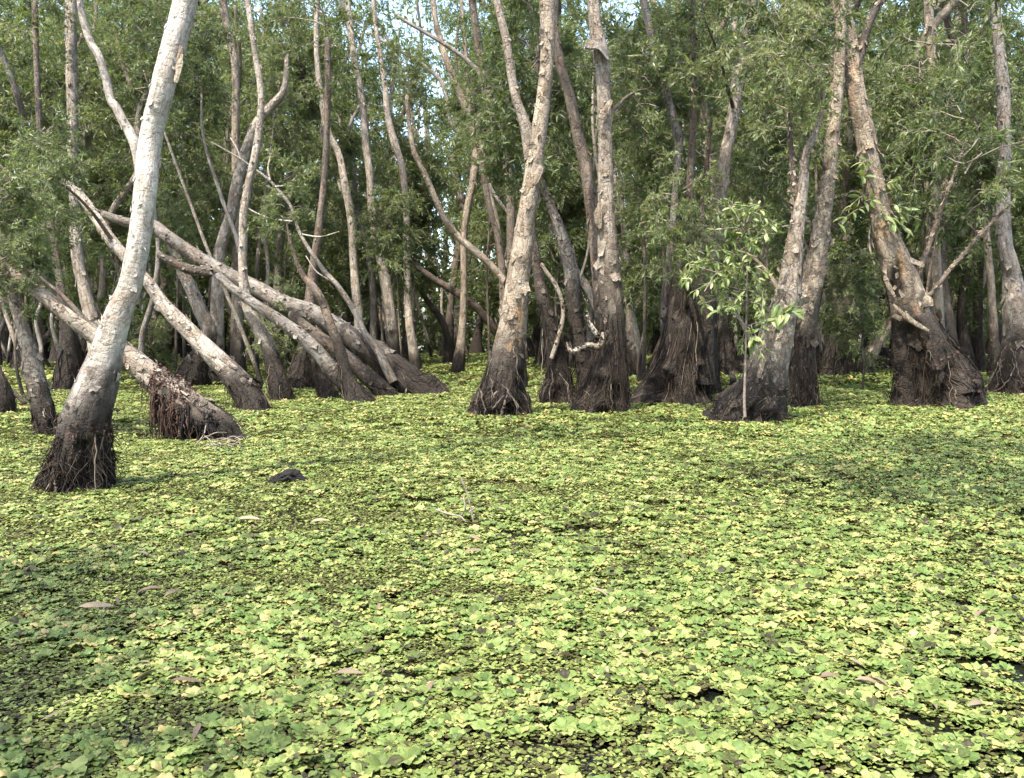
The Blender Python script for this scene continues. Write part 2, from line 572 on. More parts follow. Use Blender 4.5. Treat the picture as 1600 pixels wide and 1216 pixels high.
def bark_attrs(verts, co, stain, tone, seed, origin_z=0.0):
    z = verts[:, 2] + origin_z
    wet = 1 - smooth(stain * 0.2, stain * 1.75 + 0.1, z + (fbm(co * np.array([4, 4, 1.2]), seed + 33, 3) - 0.5) * stain * 1.3)
    tn = np.array(tone)[None] * (0.82 + 0.36 * fbm(co * 1.1, seed + 44, 3))[:, None]
    pl_ = 0.4 if tone[0] > 0.38 else 1.0
    return {'plate': ('FLOAT', np.full(len(verts), pl_)), 'bark_co': ('FLOAT_VECTOR', co), 'wet': ('FLOAT', wet), 'tone': ('FLOAT_COLOR', np.concatenate([tn, np.ones((len(tn), 1))], 1))}


def flakes_geo(g, count, seed, zmin, size=(0.03, 0.12), lift=0.38):
    """curled scraps of paper bark standing off the trunk"""
    rng = np.random.default_rng(seed + 7)
    ok = np.where(g['cen'][:, 2] > zmin)[0]
    if len(ok) < 3 or count < 1:
        return None
    i = rng.choice(ok, count)
    j = rng.integers(0, g['sides'], count)
    p = g['pos'][i, j]
    nr = g['nrm'][i, j]
    t = g['tan'][i]
    sgn = np.where(rng.random(count) < 0.5, 1.0, -1.0)[:, None]
    tilt = rng.normal(0, 0.5, count)[:, None]
    b = np.cross(nr, t)
    a_dir = unit(t * sgn + b * tilt)
    b_dir = np.cross(nr, a_dir)
    R = np.minimum(g['r'][i], 0.4)
    a = rng.uniform(*size, count) * np.clip(R / 0.15, 0.5, 1.3)
    w = a * rng.uniform(0.45, 1.5, count)
    w = np.minimum(w, R * 1.1)
    lf = lift * rng.uniform(0.2, 1.2, count) ** 1.5
    na, nb = 4, 3
    vs = []
    cos = []
    for x in range(na):
        for y in range(nb):
            fx = x / (na - 1)
            fy = y / (nb - 1) - 0.5
            jag = 1 + rng.normal(0, 0.18, count)
            sb = fy * w * (1 - 0.35 * fx * (1 if x < na - 1 else jag))
            sa = fx * a * (jag if x == na - 1 else 1)
            off = 0.006 + lf * a * fx ** 2 - sb ** 2 / (2 * R) * (1 - 0.4 * fx)
            vs.append(p + a_dir * sa[:, None] + b_dir * sb[:, None] + nr * off[:, None])
            cos.append(g['cog'][i, j] + np.stack([sb, sa, sa], 1) + 3.1)
    vs = np.stack(vs, 1).reshape(-1, 3)
    cos = np.stack(cos, 1).reshape(-1, 3)
    f = np.array([[x * nb + y, x * nb + y + 1, (x + 1) * nb + y + 1, (x + 1) * nb + y] for x in range(na - 1) for y in range(nb - 1)])
    q = (np.arange(count)[:, None, None] * na * nb + f[None]).reshape(-1, 4)
    return vs, q, cos


def skirt_geo(g, count, seed, ztop, thick=(0.002, 0.007), hang=0.35, out=0.02, pale=0.05):
    """fine water roots: run down the trunk or hang free from it to the water"""
    rng = np.random.default_rng(seed + 11)
    zc = g['pos'][:, :, 2]
    cand = np.argwhere((zc > 0.12) & (zc < ztop))
    if len(cand) < 4 or count < 1:
        return None
    wz = (1 - np.clip(zc[cand[:, 0], cand[:, 1]] / ztop, 0, 0.98)) ** 0.6
    wz /= wz.sum()
    pick = cand[rng.choice(len(cand), count, p=wz)]
    K = 9
    paths = np.zeros((count, K, 3))
    for m in range(count):
        i, j = int(pick[m, 0]), int(pick[m, 1])
        p = g['pos'][i, j]
        nr = g['nrm'][i, j]
        if rng.random() < hang:
            end = p + np.array([nr[0], nr[1], 0]) * rng.uniform(0, 0.12) + np.array([rng.normal(0, .05), rng.normal(0, .05), 0])
            end[2] = -0.05 if rng.random() < 0.7 else rng.uniform(0, p[2])
            t = np.linspace(0, 1, K)[:, None]
            pt = p * (1 - t) + end * t + nr * (out * np.sin(np.pi * t))
            pt += rng.normal(0, 0.012, (K, 3)) * np.sin(np.pi * t)
        else:
            zi = g['cen'][:, 2]
            low = int(np.argmin(np.abs(zi[:i + 1] + 0.05)))
            ii = np.linspace(i, low, K).round().astype(int)
            jw = j + np.cumsum(rng.normal(0, 0.55, K))
            jj = jw.round().astype(int) % g['sides']
            o = out * rng.uniform(0.2, 1.6)
            pt = g['pos'][ii, jj] + g['nrm'][ii, jj] * o * np.linspace(0.3, 1.4, K)[:, None] + rng.normal(0, 0.012, (K, 3))
            for _ in range(1):
                pt[1:-1] = (pt[:-2] + pt[1:-1] * 2 + pt[2:]) / 4
        paths[m] = pt
    # short tangled fibres standing off the surface
    fz = cand[rng.choice(len(cand), int(count * 1.5), p=wz)]
    nf_ = len(fz)
    p0 = g['pos'][fz[:, 0], fz[:, 1]]
    n0 = g['nrm'][fz[:, 0], fz[:, 1]]
    d1 = unit(n0 * rng.uniform(0.05, 0.7, (nf_, 1)) + rng.normal(0, 0.5, (nf_, 3)) + np.array([0, 0, -0.75]))
    d2 = unit(d1 + rng.normal(0, 0.55, (nf_, 3)) + np.array([0, 0, -0.35]))
    fl_ = rng.uniform(0.05, 0.26, nf_)[:, None]
    K2 = 5
    tt = np.linspace(0, 1, K2)
    fp_ = p0[:, None] + d1[:, None] * (fl_ * (tt - tt ** 2 * 0.5)[None])[..., None] + d2[:, None] * (fl_ * (tt ** 2 * 0.5)[None])[..., None] + n0[:, None] * 0.004
    fv, fq = tubes(fp_, rng.uniform(thick[0] * 0.6, thick[1] * 0.55, nf_)[:, None] * np.linspace(1, 0.45, K2)[None], 3)
    fs = np.repeat(np.where(rng.random(nf_) < pale, rng.uniform(0.86, 0.97, nf_), rng.uniform(0.1, 0.8, nf_)), K2 * 3)
    rad0 = rng.uniform(thick[0], thick[1], count) * np.where(rng.random(count) < 0.12, 2.2, 1)
    rad = rad0[:, None] * np.linspace(1, 0.5, K)[None]
    v, q = tubes(paths, rad, 3)
    tone = rng.uniform(0, 0.82, count)
    tone = np.where(rng.random(count) < pale, rng.uniform(0.88, 1.0, count), tone)
    return np.concatenate([v, fv]), np.concatenate([q, fq + len(v)]), np.concatenate([np.repeat(tone, K * 3), fs])


def joined(name, parts, mat):
    """parts: list of (verts, quads, scalar v)"""
    parts = [p for p in parts if p is not None]
    V, Q, S, o = [], [], [], 0
    for v, q, s in parts:
        V.append(v)
        Q.append(q + o)
        S.append(s)
        o += len(v)
    return make_mesh(name, np.concatenate(V), np.concatenate(Q), mat, {'v': ('FLOAT', np.concatenate(S))})


def px_path(pts, Y0, lean=0.0, ywob=0.0, seed=0):
    rng = np.random.default_rng(seed + 3)
    out = []
    z0 = P(pts[0][0], pts[0][1], Y0)[2]
    for k, (px, py, w) in enumerate(pts):
        z = P(px, py, Y0)[2]
        Y = Y0 + lean * (z - z0) + (rng.normal(0, ywob) if k else 0)
        p = P(px, py, Y)
        out.append([*p, w * 0.5 * Y / F * (0.80 + 0.12 * (1 - smooth(0.1, 1.3, p[2])))])
    return out


TONES = dict(pale=(0.40, 0.36, 0.30), beige=(0.225, 0.194, 0.152), grey=(0.182, 0.167, 0.143), brown=(0.118, 0.097, 0.074), dark=(0.058, 0.048, 0.037), tan=(0.245, 0.205, 0.150), light=(0.30, 0.264, 0.212))
seed_counter = [10]


def tree(label, pts, Y=None, tone='beige', stain=0.6, lean=0.0, ext=0.0, crown=None, group=None, skirt=0, flakes=0, name='paperbark_tree',
         cat='tree', lobes=0.16, lobe_h=0.9, forks=(), pale=0.05, hang=0.35, fork_ext=1.5, flsize=(0.03, 0.12), sides=None, thick=(0.002, 0.007), ztop=None, dip=True, dents=(), ochre=()):
    seed_counter[0] += 1
    sd = seed_counter[0]
    rng = np.random.default_rng(sd)
    if Y is None:
        Y = ground_Y(pts[0][1])
        Y = Y + pts[0][2] * 0.25 * Y / F
    path = px_path(pts, Y, lean, 0.02 * Y / 12, sd)
    if dip:
        b = np.array(path[0])
        d = b[:3] - np.array(path[1])[:3]
        d = d / np.linalg.norm(d)
        under = b.copy()
        under[:3] = b[:3] + d * (0.3 / max(0.35, abs(d[2])))
        under[3] *= 1.08
        path = [under] + path
    path = np.array(path)
    origin = np.array([path[1 if dip else 0][0], path[1 if dip else 0][1], 0.0])
    if ext:
        d = path[-1, :3] - path[-2, :3]
        d = d / np.linalg.norm(d)
        d = d * 0.7 + np.array([0, 0, 0.3])
        r = path[-1, 3]
        for k in range(1, 4):
            e = path[-1].copy()
            e[:3] = e[:3] + d * ext / 3 + rng.normal(0, 0.08, 3)
            e[3] = r * (1 - 0.24 * k)
            path = np.concatenate([path, e[None]])
    path[:, :3] -= origin
    wide = path[:, 3].max() * F / Y
    sd_n = sides or int(np.clip(wide * 0.55, 9, 40))
    step = max(0.03, 7.0 * Y / F)
    g = trunk_geo(path, sd_n, step, sd, lobes=lobes, lobe_h=lobe_h)
    root = bpy.data.objects.new(name, None)
    COL.objects.link(root)
    root.location = origin
    root.empty_display_size = 0.3
    tag(root, label, cat, group)
    tn = TONES[tone]
    vv = g['verts']
    deep = np.zeros(len(vv))
    ochr = np.zeros(len(vv))
    if dents or ochre:
        cax = np.repeat(g['cen'], sd_n, 0)
        cax = np.concatenate([cax, cax[-1:]])
        xw = vv + origin
        # distance across the front of the trunk, measured in metres at its own place
        for kind_, lst in (('d', dents), ('o', ochre)):
            for (dx, dy, rw, rh, am) in lst:
                rp = P(dx, dy, Y + lean * 0.0)
                ex = (xw[:, 0] - rp[0]) / (rw * Y / F)
                ez = (xw[:, 2] - rp[2]) / (rh * Y / F)
                dd = ex ** 2 + ez ** 2 + (fbm(g['co'] * 7, sd + 70, 2) - 0.5) * 0.9
                wgt = (1 - smooth(0.45, 1.1, dd)) * (xw[:, 1] < cax[:, 1] + origin[1])
                if kind_ == 'd':
                    deep = np.maximum(deep, wgt * am)
                else:
                    ochr = np.maximum(ochr, wgt * am)
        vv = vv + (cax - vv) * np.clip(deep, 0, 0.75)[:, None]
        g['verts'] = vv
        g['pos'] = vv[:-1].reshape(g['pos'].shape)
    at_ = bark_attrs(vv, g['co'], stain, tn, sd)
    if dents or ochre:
        at_['wet'] = ('FLOAT', np.maximum(at_['wet'][1], np.clip(deep * 2.2, 0, 1)))  # hollows darkened by dent depth, same dark colour as the stained foot
        tc_ = at_['tone'][1]
        tc_[:, :3] = tc_[:, :3] * (1 - ochr[:, None]) + np.array([0.30, 0.165, 0.065]) * ochr[:, None]
        at_['wet'] = ('FLOAT', at_['wet'][1] * (1 - 0.8 * ochr))
    obj('trunk', make_mesh('trunk', vv, g['faces'], M_BARK, at_), root)
    gs = [g]
    ends = [g['cen'][-1]]
    for fk in forks:
        fpts = fk['pts']
        fp = np.array(px_path(fpts, Y + fk.get('dY', 0), fk.get('lean', lean), 0.01, sd + 5))
        if fk.get('ext', fork_ext):
            d = fp[-1, :3] - fp[-2, :3]
            d = d / np.linalg.norm(d)
            for k in range(1, 3):
                e = fp[-1].copy()
                e[:3] += d * fk.get('ext', fork_ext) / 2
                e[3] *= 0.72
                fp = np.concatenate([fp, e[None]])
        fp[:, :3] -= origin
        g2 = trunk_geo(fp, max(8, int(sd_n * 0.6)), step, sd + 50 + len(gs), lobes=0)
        ob = obj(fk.get('name', 'branch'), make_mesh('branch', g2['verts'], g2['faces'], M_BARK, bark_attrs(g2['verts'], g2['co'], fk.get('stain', 0.05), TONES[fk.get('tone', tone)], sd + 3)), root)
        if fk.get('label'):
            ob['label'] = fk['label']
        gs.append(g2)
        if fk.get('crown', True):
            ends.append(g2['cen'][-1])
    if flakes:
        V, Q, C_, o = [], [], [], 0
        for gg, cnt in zip(gs, [flakes] + [max(10, flakes // 3)] * (len(gs) - 1)):
            fl = flakes_geo(gg, int(cnt * 1.7), sd, stain * 0.45, (flsize[0], flsize[1] * 1.05))
            if fl:
                V.append(fl[0]); Q.append(fl[1] + o); C_.append(fl[2]); o += len(fl[0])
        if V:
            V, Q, C_ = np.concatenate(V), np.concatenate(Q), np.concatenate(C_)
            at = bark_attrs(V, C_, stain * 0.8, np.array(tn) * 1.08, sd)
            tag(obj('peeling_bark', make_mesh('peeling_bark', V, Q, M_BARK, at), root), kind='stuff')
    if skirt:
        sk = skirt_geo(g, skirt, sd, ztop or stain * 0.9, pale=pale, hang=hang, thick=thick)
        if sk is not None:
            tag(obj('root_skirt', joined('root_skirt', [sk], M_ROOT), root), kind='stuff')
    if crown:
        for e in ends:
            src = {'tall': CROWN_TOP, 'sprig': CROWN_FINE}.get(crown, CROWN_BUSH)
            lv, bm = src[rng.integers(0, len(src))]
            dz = -1.2 if crown == 'tall' else -0.25
            for nm, me in (('crown', lv), ('branches', bm)):
                o = tag(obj(nm, me, root, e + np.array([0, 0, dz])), kind='stuff')
                o.rotation_euler = (0, 0, 1.7 * len(ends))
                if crown == 'sprig':
                    o.scale = (0.6, 0.6, 0.6)
    return root, g, origin, gs


# ------------------------------------------------------------------ the trees of the front row
# rows: pixel x, pixel y, trunk width in pixels, from the water up
T1 = tree('pale thick paperbark leaning over its ragged root stump, closest to the water lettuce',
          [(116, 772, 96), (123, 735, 85), (127, 700, 84), (132, 665, 86), (139, 635, 78), (151, 600, 72), (168, 546, 60), (185, 491, 50), (203, 444, 45), (218, 370, 43), (227, 300, 42), (235, 222, 41), (256, 130, 43), (274, 60, 45), (290, 0, 46), (300, -60, 46), (312, -160, 44)],
          tone='pale', stain=0.72, ext=4, crown='tall', ztop=0.52, skirt=330, flakes=200, lobes=0.26, lobe_h=0.55, dents=[(101, 700, 11, 17, .35), (150, 700, 9, 20, .4), (156, 726, 7, 20, .4), (132, 752, 10, 14, .5), (112, 735, 7, 14, .35), (152, 752, 9, 12, .4)], flsize=(0.02, 0.07), pale=0.05, thick=(0.002, 0.006), hang=0.15)
T2 = tree('upright beige paperbark with flaky bark rising behind the palest leaning trunk',
          [(158, 602, 40), (152, 560, 32), (145, 510, 28), (130, 444, 26), (121, 400, 23), (117, 333, 20), (115, 280, 20), (114, 222, 20), (112, 120, 21), (111, 60, 21), (111, 0, 22), (110, -60, 22)],
          tone='light', stain=0.7, ext=3, crown='tall', skirt=60, flakes=90)
tree('thin pale kinked trunk passing behind the thick leaning paperbark',
     [(150, 612, 34), (165, 555, 28), (190, 480, 25), (208, 400, 24), (220, 320, 23), (218, 260, 22), (211, 226, 22), (200, 203, 20), (192, 189, 19), (180, 165, 18), (174, 159, 17), (166, 125, 16), (157, 95, 15), (153, 85, 15), (140, 63, 14), (128, 22, 13), (124, -10, 12), (118, -60, 12)],
     Y=18.5, tone='pale', stain=0.5, ext=2.5, crown='tall', flakes=60)
tree('pale smooth trunk leaning steeply, its foot torn open beside the brown roots',
     [(398, 644, 52), (390, 622, 48), (368, 592, 43), (335, 558, 38), (300, 522, 33), (259, 480, 27), (232, 442, 22), (205, 412, 22), (178, 381, 22), (150, 340, 20), (126, 307, 19), (98, 283, 14), (78, 272, 9)],
     tone='light', stain=0.6, lean=0.25, ext=0, crown='sprig', skirt=90, flakes=110, lobes=0.1, hang=0.5)
T6 = tree('long heavy fallen trunk with dark broken root end, lying across the others',
          [(655, 618, 62), (640, 606, 57), (610, 574, 50), (590, 556, 47), (560, 535, 43), (528, 513, 40), (485, 488, 35), (442, 474, 32), (400, 450, 30), (350, 426, 28), (300, 396, 27), (260, 368, 25), (238, 352, 24), (196, 347, 19), (160, 335, 15)],
          tone='grey', stain=0.95, lean=0.1, skirt=200, flakes=150, lobes=0.22, hang=0.4, name='fallen_tree',
          forks=[dict(pts=[(330, 425, 20), (300, 422, 19), (270, 410, 17), (248, 398, 13)], tone='dark', ext=0, crown=False, label='dark broken limb under the fallen trunk')])
tree('grey trunk resting under the long fallen trunk and running parallel to it',
     [(556, 616, 36), (540, 600, 33), (520, 580, 31), (495, 549, 29), (470, 525, 28), (440, 503, 25), (410, 483, 22), (383, 465, 20), (365, 452, 18), (340, 430, 15)],
     Y=15.4, tone='grey', stain=0.5, lean=-0.05, flakes=70, skirt=30, lobes=0.08, name='fallen_tree')
tree('short brown log wedged between the two leaning grey trunks',
     [(606, 618, 32), (590, 600, 28), (565, 580, 27), (540, 557, 26), (510, 535, 25), (476, 510, 22), (455, 490, 18)],
     Y=16.6, tone='brown', stain=0.5, flakes=40, skirt=40, name='fallen_tree')
tree('small dark stump poking up under the grey leaning trunks',
     [(516, 626, 36), (507, 605, 31), (500, 582, 27), (494, 560, 22)], tone='dark', stain=1.6, skirt=40, lobes=0.2, name='tree_stump', cat='stump')
tree('slim dark bent stem growing up in front of the fallen logs',
     [(560, 632, 52), (552, 612, 34), (542, 587, 24), (531, 546, 20), (516, 506, 18), (507, 480, 17), (498, 461, 16), (485, 443, 14), (476, 435, 12), (466, 415, 9), (459, 396, 7), (452, 375, 5), (448, 350, 4)],
     tone='brown', stain=0.9, skirt=50, flakes=30, crown='sprig', thick=(0.002, 0.006))
DEAD = tree('leafless dead sapling with silvery twigs leaning over the fallen logs',
            [(602, 572, 15), (590, 548, 14), (572, 524, 13), (554, 487, 12), (528, 447, 10), (508, 425, 9), (487, 396, 8), (468, 363, 7), (454, 322, 6.5), (437, 300, 6), (420, 281, 5), (395, 262, 4), (372, 246, 3.5), (350, 233, 2.5), (330, 222, 1.5)],
            Y=16.9, tone='grey', stain=0.05, name='dead_tree',
            forks=[dict(pts=[(422, 282, 4), (419, 262, 3), (424, 240, 2)], ext=0, tone='pale'), dict(pts=[(376, 249, 3), (370, 232, 2.2), (360, 215, 1.4)], ext=0, tone='pale'),
                   dict(pts=[(457, 346, 4), (425, 342, 3), (395, 330, 2.2), (378, 318, 1.4)], ext=0, tone='pale'), dict(pts=[(470, 366, 3.5), (500, 370, 2.6), (530, 362, 1.6)], ext=0, tone='pale'),
                   dict(pts=[(430, 292, 3), (450, 288, 2), (468, 270, 1.2)], ext=0, tone='pale'), dict(pts=[(520, 440, 4), (495, 425, 2.6), (478, 400, 1.5)], ext=0, tone='pale')])
T7 = tree('sagging trunk lying low behind the pale stump, rust coloured roots hanging from it',
          [(372, 690, 30), (356, 680, 52), (332, 664, 62), (300, 643, 62), (275, 622, 58), (255, 604, 50), (228, 580, 44), (205, 560, 41), (175, 542, 38), (148, 522, 36), (120, 502, 34), (90, 480, 30), (60, 456, 27), (26, 432, 20), (4, 414, 12)],
          tone='beige', stain=0.36, lean=0.1, ext=0, crown='sprig', skirt=130, flakes=150, lobes=0.06, hang=0.9, ztop=0.75, name='leaning_tree', flsize=(0.02, 0.09))
tree('short leaning trunk with a dark foot beside the ragged stump',
     [(74, 684, 36), (70, 655, 38), (60, 612, 37), (48, 562, 31), (35, 512, 26), (22, 470, 21), (12, 436, 15), (5, 405, 12)],
     tone='beige', stain=0.5, skirt=60, flakes=70, crown='sprig')
tree('dark rotten stump half out of view with a slanting twig',
     [(6, 648, 44), (4, 625, 38), (-2, 598, 30), (-8, 575, 22)], tone='dark', stain=1.3, skirt=50, name='tree_stump', cat='stump',
     forks=[dict(pts=[(6, 604, 10), (26, 618, 9), (40, 630, 7)], ext=0, crown=False)])
tree('curved bare trunk arching up to a cut top above the fallen logs',
     [(336, 604, 36), (338, 560, 30), (338, 500, 27), (340, 440, 24), (344, 390, 22), (352, 362, 22), (361, 335, 23), (368, 296, 22), (378, 255, 21), (389, 222, 20), (402, 192, 19), (424, 166, 18), (441, 146, 15), (446, 126, 12), (448, 90, 10)],
     Y=20.5, tone='light', stain=0.8, flakes=80, skirt=40, crown='sprig')
tree('straight pale trunk close beside the curved bare one',
     [(442, 628, 40), (436, 602, 33), (430, 575, 29), (418, 540, 28), (402, 510, 27), (388, 482, 23), (380, 430, 19), (380, 370, 18), (381, 333, 17), (387, 296, 16), (397, 252, 16), (404, 211, 15), (408, 150, 13), (400, 90, 12), (393, 45, 11), (387, 0, 11), (382, -40, 10)],
     tone='light', stain=0.9, flakes=90, skirt=90, ext=3, crown='tall')
tree('leaning grey post of a trunk behind the steep pale trunk',
     [(294, 606, 62), (302, 580, 48), (318, 548, 34), (326, 520, 30), (317, 493, 28), (303, 460, 27), (290, 434, 24), (280, 412, 20), (268, 385, 17)],
     tone='grey', stain=0.95, flakes=50, skirt=150, crown='sprig')
tree('brown trunk with a wide shaggy skirt between the leaning logs',
     [(470, 610, 52), (474, 580, 42), (478, 545, 32), (482, 500, 24), (487, 440, 19), (498, 360, 15), (508, 265, 13), (512, 150, 12), (512, 60, 11)],
     tone='brown', stain=1.2, flakes=40, skirt=140, crown='tall')
tree('brown shaggy stump seen behind the ragged pale stump',
     [(104, 612, 48), (104, 585, 42), (106, 555, 34), (104, 520, 26), (98, 470, 18), (84, 380, 14), (66, 260, 12), (58, 120, 11), (54, 0, 11)],
     tone='brown', stain=1.4, flakes=40, skirt=140, crown='tall')
tree('slender trunk with a kinked top behind the fallen logs',
     [(556, 592, 24), (560, 540, 20), (560, 490, 18), (556, 454, 17), (552, 400, 16), (549, 345, 16), (539, 289, 15), (528, 237, 13), (513, 207, 12), (503, 160, 11), (497, 111, 11), (494, 50, 10), (497, -20, 9)],
     tone='light', stain=0.7, flakes=60, skirt=30, ext=2, crown='bush')
tree('spotted straight trunk left of the tall slender one',
     [(616, 580, 30), (615, 555, 25), (611, 502, 25), (605, 454, 22), (596, 410, 20), (588, 370, 18), (580, 315, 16), (578, 274, 15), (572, 229, 15), (568, 174, 14), (561, 130, 14), (553, 85, 13), (546, 30, 12), (540, -30, 12)],
     tone='light', stain=0.9, flakes=80, skirt=40, ext=3, crown='tall')
tree('tall slender bare trunk curving up to the sky gap',
     [(651, 582, 22), (646, 546, 19), (640, 509, 17), (637, 472, 15), (637, 444, 15), (635, 370, 15), (634, 315, 14), (628, 259, 14), (616, 222, 15), (609, 195, 13), (604, 165, 12), (602, 137, 11), (594, 85, 10), (587, 37, 9), (583, -10, 9)],
     tone='light', stain=0.55, flakes=70, skirt=20, ext=3, crown='sprig')
tree('sinuous trunk standing alone in the open water gap, top dark and bending away',
     [(714, 587, 30), (716, 570, 23), (720, 539, 18), (724, 491, 15), (725, 435, 14), (725, 370, 14), (731, 325, 15), (739, 285, 15), (743, 240, 15), (737, 205, 14), (727, 168, 14), (712, 130, 14), (698, 96, 13), (688, 60, 12), (682, 40, 11), (676, -10, 10)],
     tone='tan', stain=0.55, flakes=70, skirt=40, ext=2, crown='bush',
     forks=[dict(pts=[(743, 225, 10), (735, 170, 9), (730, 110, 9), (724, 40, 8)], ext=2), dict(pts=[(739, 270, 8), (751, 262, 8), (770, 300, 7), (795, 335, 6)], ext=0, tone='pale', crown=False)])
tree('thin trunk sloping down behind the big forked tree',
     [(815, 597, 22), (806, 530, 18), (792, 450, 16), (770, 418, 15), (742, 392, 15), (716, 370, 14), (694, 340, 13), (679, 307, 12), (665, 274, 11), (648, 240, 10), (640, 200, 9), (636, 150, 8)],
     Y=21, tone='tan', stain=0.4, flakes=40, crown='sprig')
tree('dark trunk slanting down low behind the solitary sinuous one',
     [(812, 566, 24), (790, 535, 20), (764, 502, 17), (739, 476, 16), (705, 452, 15), (676, 435, 13), (646, 413, 11), (610, 390, 9)],
     Y=30, tone='dark', stain=0.8, crown='bush', name='leaning_tree')
tree('dark crooked stem far behind the open water gap',
     [(698, 570, 20), (701, 543, 15), (694, 509, 13), (683, 490, 13), (672, 476, 11), (660, 458, 9), (650, 445, 8)], tone='dark', stain=1.2, crown='bush')
tree('pale thin stem leaning behind the big forked tree at mid height',
     [(800, 590, 20), (792, 500, 16), (785, 420, 14), (776, 350, 13), (766, 310, 13), (757, 275, 12), (750, 240, 10), (744, 190, 9)], Y=24, tone='beige', stain=0.5, crown='sprig')
T20 = tree('big forked paperbark in the middle with a flared skirt of pale roots',
           [(781, 653, 97), (783, 628, 84), (786, 595, 75), (791, 565, 66), (798, 530, 59), (804, 490, 51), (807, 454, 47), (813, 410, 42), (818, 370, 38), (829, 296, 34), (840, 222, 31), (850, 148, 27), (856, 74, 28), (855, 0, 31), (857, -70, 30)],
           tone='tan', stain=0.95, ext=4, crown='tall', skirt=330, flakes=190, lobes=0.2, pale=0.09, hang=0.1, dents=[(798, 640, 14, 14, .5), (772, 646, 10, 10, .4), (815, 600, 8, 22, .3)], ochre=[(812, 500, 7, 46, .6), (799, 540, 7, 10, .7)], thick=(0.002, 0.007),
           forks=[dict(pts=[(829, 250, 25), (824, 211, 25), (816, 182, 20), (806, 155, 18), (798, 111, 17), (791, 63, 17), (780, 18, 16), (770, -30, 15)], tone='beige', ext=3)])
tree('brown arching trunk merging behind the hooded trunk beside it',
     [(950, 625, 40), (945, 540, 32), (938, 470, 29), (935, 425, 27), (928, 355, 26), (922, 305, 26), (913, 252, 25), (902, 207, 22), (891, 155, 21), (880, 118, 20), (872, 81, 19), (866, 40, 18), (868, -20, 18)],
     Y=14.2, tone='brown', stain=1.3, flakes=90, skirt=60, ext=3, crown='tall')
tree('grey leaning trunk in the gap between the two big middle trees',
     [(922, 628, 42), (915, 580, 34), (908, 545, 31), (902, 521, 31), (897, 476, 30), (893, 428, 29), (887, 400, 27), (880, 375, 24), (870, 345, 20), (857, 315, 18), (846, 281, 17), (836, 240, 15)],
     Y=15, tone='grey', stain=1.5, flakes=70, skirt=80, crown='bush')
tree('dark rotting trunk on arched roots between the two big middle trees',
     [(873, 634, 62), (872, 605, 50), (872, 580, 40), (866, 540, 33), (857, 498, 29), (847, 461, 25), (840, 421, 20), (832, 370, 16), (826, 300, 14)],
     tone='brown', stain=2.0, flakes=50, skirt=220, crown='bush', lobes=0.28, pale=0.03, dents=[(870, 615, 16, 18, .7), (858, 590, 10, 16, .5)],
     forks=[dict(pts=[(862, 560, 9), (872, 530, 9), (880, 495, 9), (878, 470, 8), (868, 445, 9), (853, 424, 8), (846, 412, 6)], tone='beige', stain=0.001, ext=0, crown=False, dY=-0.2, label='pale dead limb on the dark rotting trunk')])
T22 = tree('thick shaggy paperbark with a curled hood of bark near its top',
           [(937, 648, 94), (941, 622, 82), (946, 592, 72), (951, 560, 62), (955, 525, 52), (956, 490, 46), (952, 435, 44), (949, 380, 40), (947, 333, 33), (946, 259, 29), (945, 185, 27), (942, 111, 28), (937, 74, 29), (930, 37, 25), (928, 0, 25), (926, -60, 24)],
           tone='beige', stain=1.75, ext=4, crown='tall', skirt=420, flakes=190, lobes=0.16, pale=0.04, hang=0.15, thick=(0.002, 0.006), dents=[(930, 600, 12, 18, .4), (960, 612, 12, 16, .4), (945, 640, 14, 9, .5)],
           forks=[dict(pts=[(945, 520, 12), (936, 541, 12), (920, 539, 11), (905, 545, 12), (893, 550, 11), (886, 536, 5)], tone='beige', stain=0.001, ext=0, crown=False, dY=-0.35, label='pale bare limb bent like an elbow'),
                  dict(pts=[(934, 525, 10), (924, 510, 10), (917, 494, 7)], tone='pale', ext=0, crown=False, dY=-0.1)])
tree('dark multi stemmed clump on a broad black root mound',
     [(1058, 634, 138), (1060, 612, 118), (1064, 585, 100), (1068, 550, 88), (1071, 510, 80), (1074, 475, 66), (1075, 440, 56), (1076, 410, 44), (1076, 370, 28), (1077, 330, 20), (1078, 290, 16), (1083, 185, 13), (1083, 100, 12), (1082, 30, 11), (1082, -40, 10)],
     tone='brown', stain=2.6, ext=2, crown='tall', skirt=480, flakes=80, lobes=0.3, lobe_h=2.0, pale=0.03, hang=0.3, dents=[(1100, 600, 22, 26, .6), (1108, 555, 14, 30, .5), (1060, 470, 14, 36, .5), (1030, 600, 16, 20, .4)],
     forks=[dict(pts=[(1050, 560, 34), (1042, 510, 28), (1040, 470, 22), (1046, 420, 18), (1050, 360, 15), (1056, 290, 14), (1060, 222, 16), (1045, 160, 16), (1032, 110, 15), (1018, 60, 14), (1005, 0, 14)], tone='grey', dY=0.22, stain=1.6, ext=2),
            dict(pts=[(1098, 600, 44), (1100, 550, 40), (1101, 500, 36), (1098, 450, 28), (1094, 400, 20), (1096, 340, 14), (1102, 280, 11)], tone='dark', dY=-0.1, stain=2.8, ext=1, crown=False),
            dict(pts=[(1012, 600, 24), (998, 617, 20), (985, 628, 14)], tone='dark', ext=0, crown=False, stain=2.5)])
tree('pale stout trunk rising behind the young sapling',
     [(1100, 610, 50), (1103, 560, 42), (1106, 480, 36), (1112, 400, 30), (1122, 330, 27), (1128, 290, 25), (1134, 240, 23), (1142, 204, 23), (1150, 148, 24), (1157, 100, 25), (1168, 56, 25), (1176, 10, 24), (1182, -40, 23)],
     Y=17, tone='light', stain=1.6, ext=3, crown='tall', flakes=110, skirt=80)
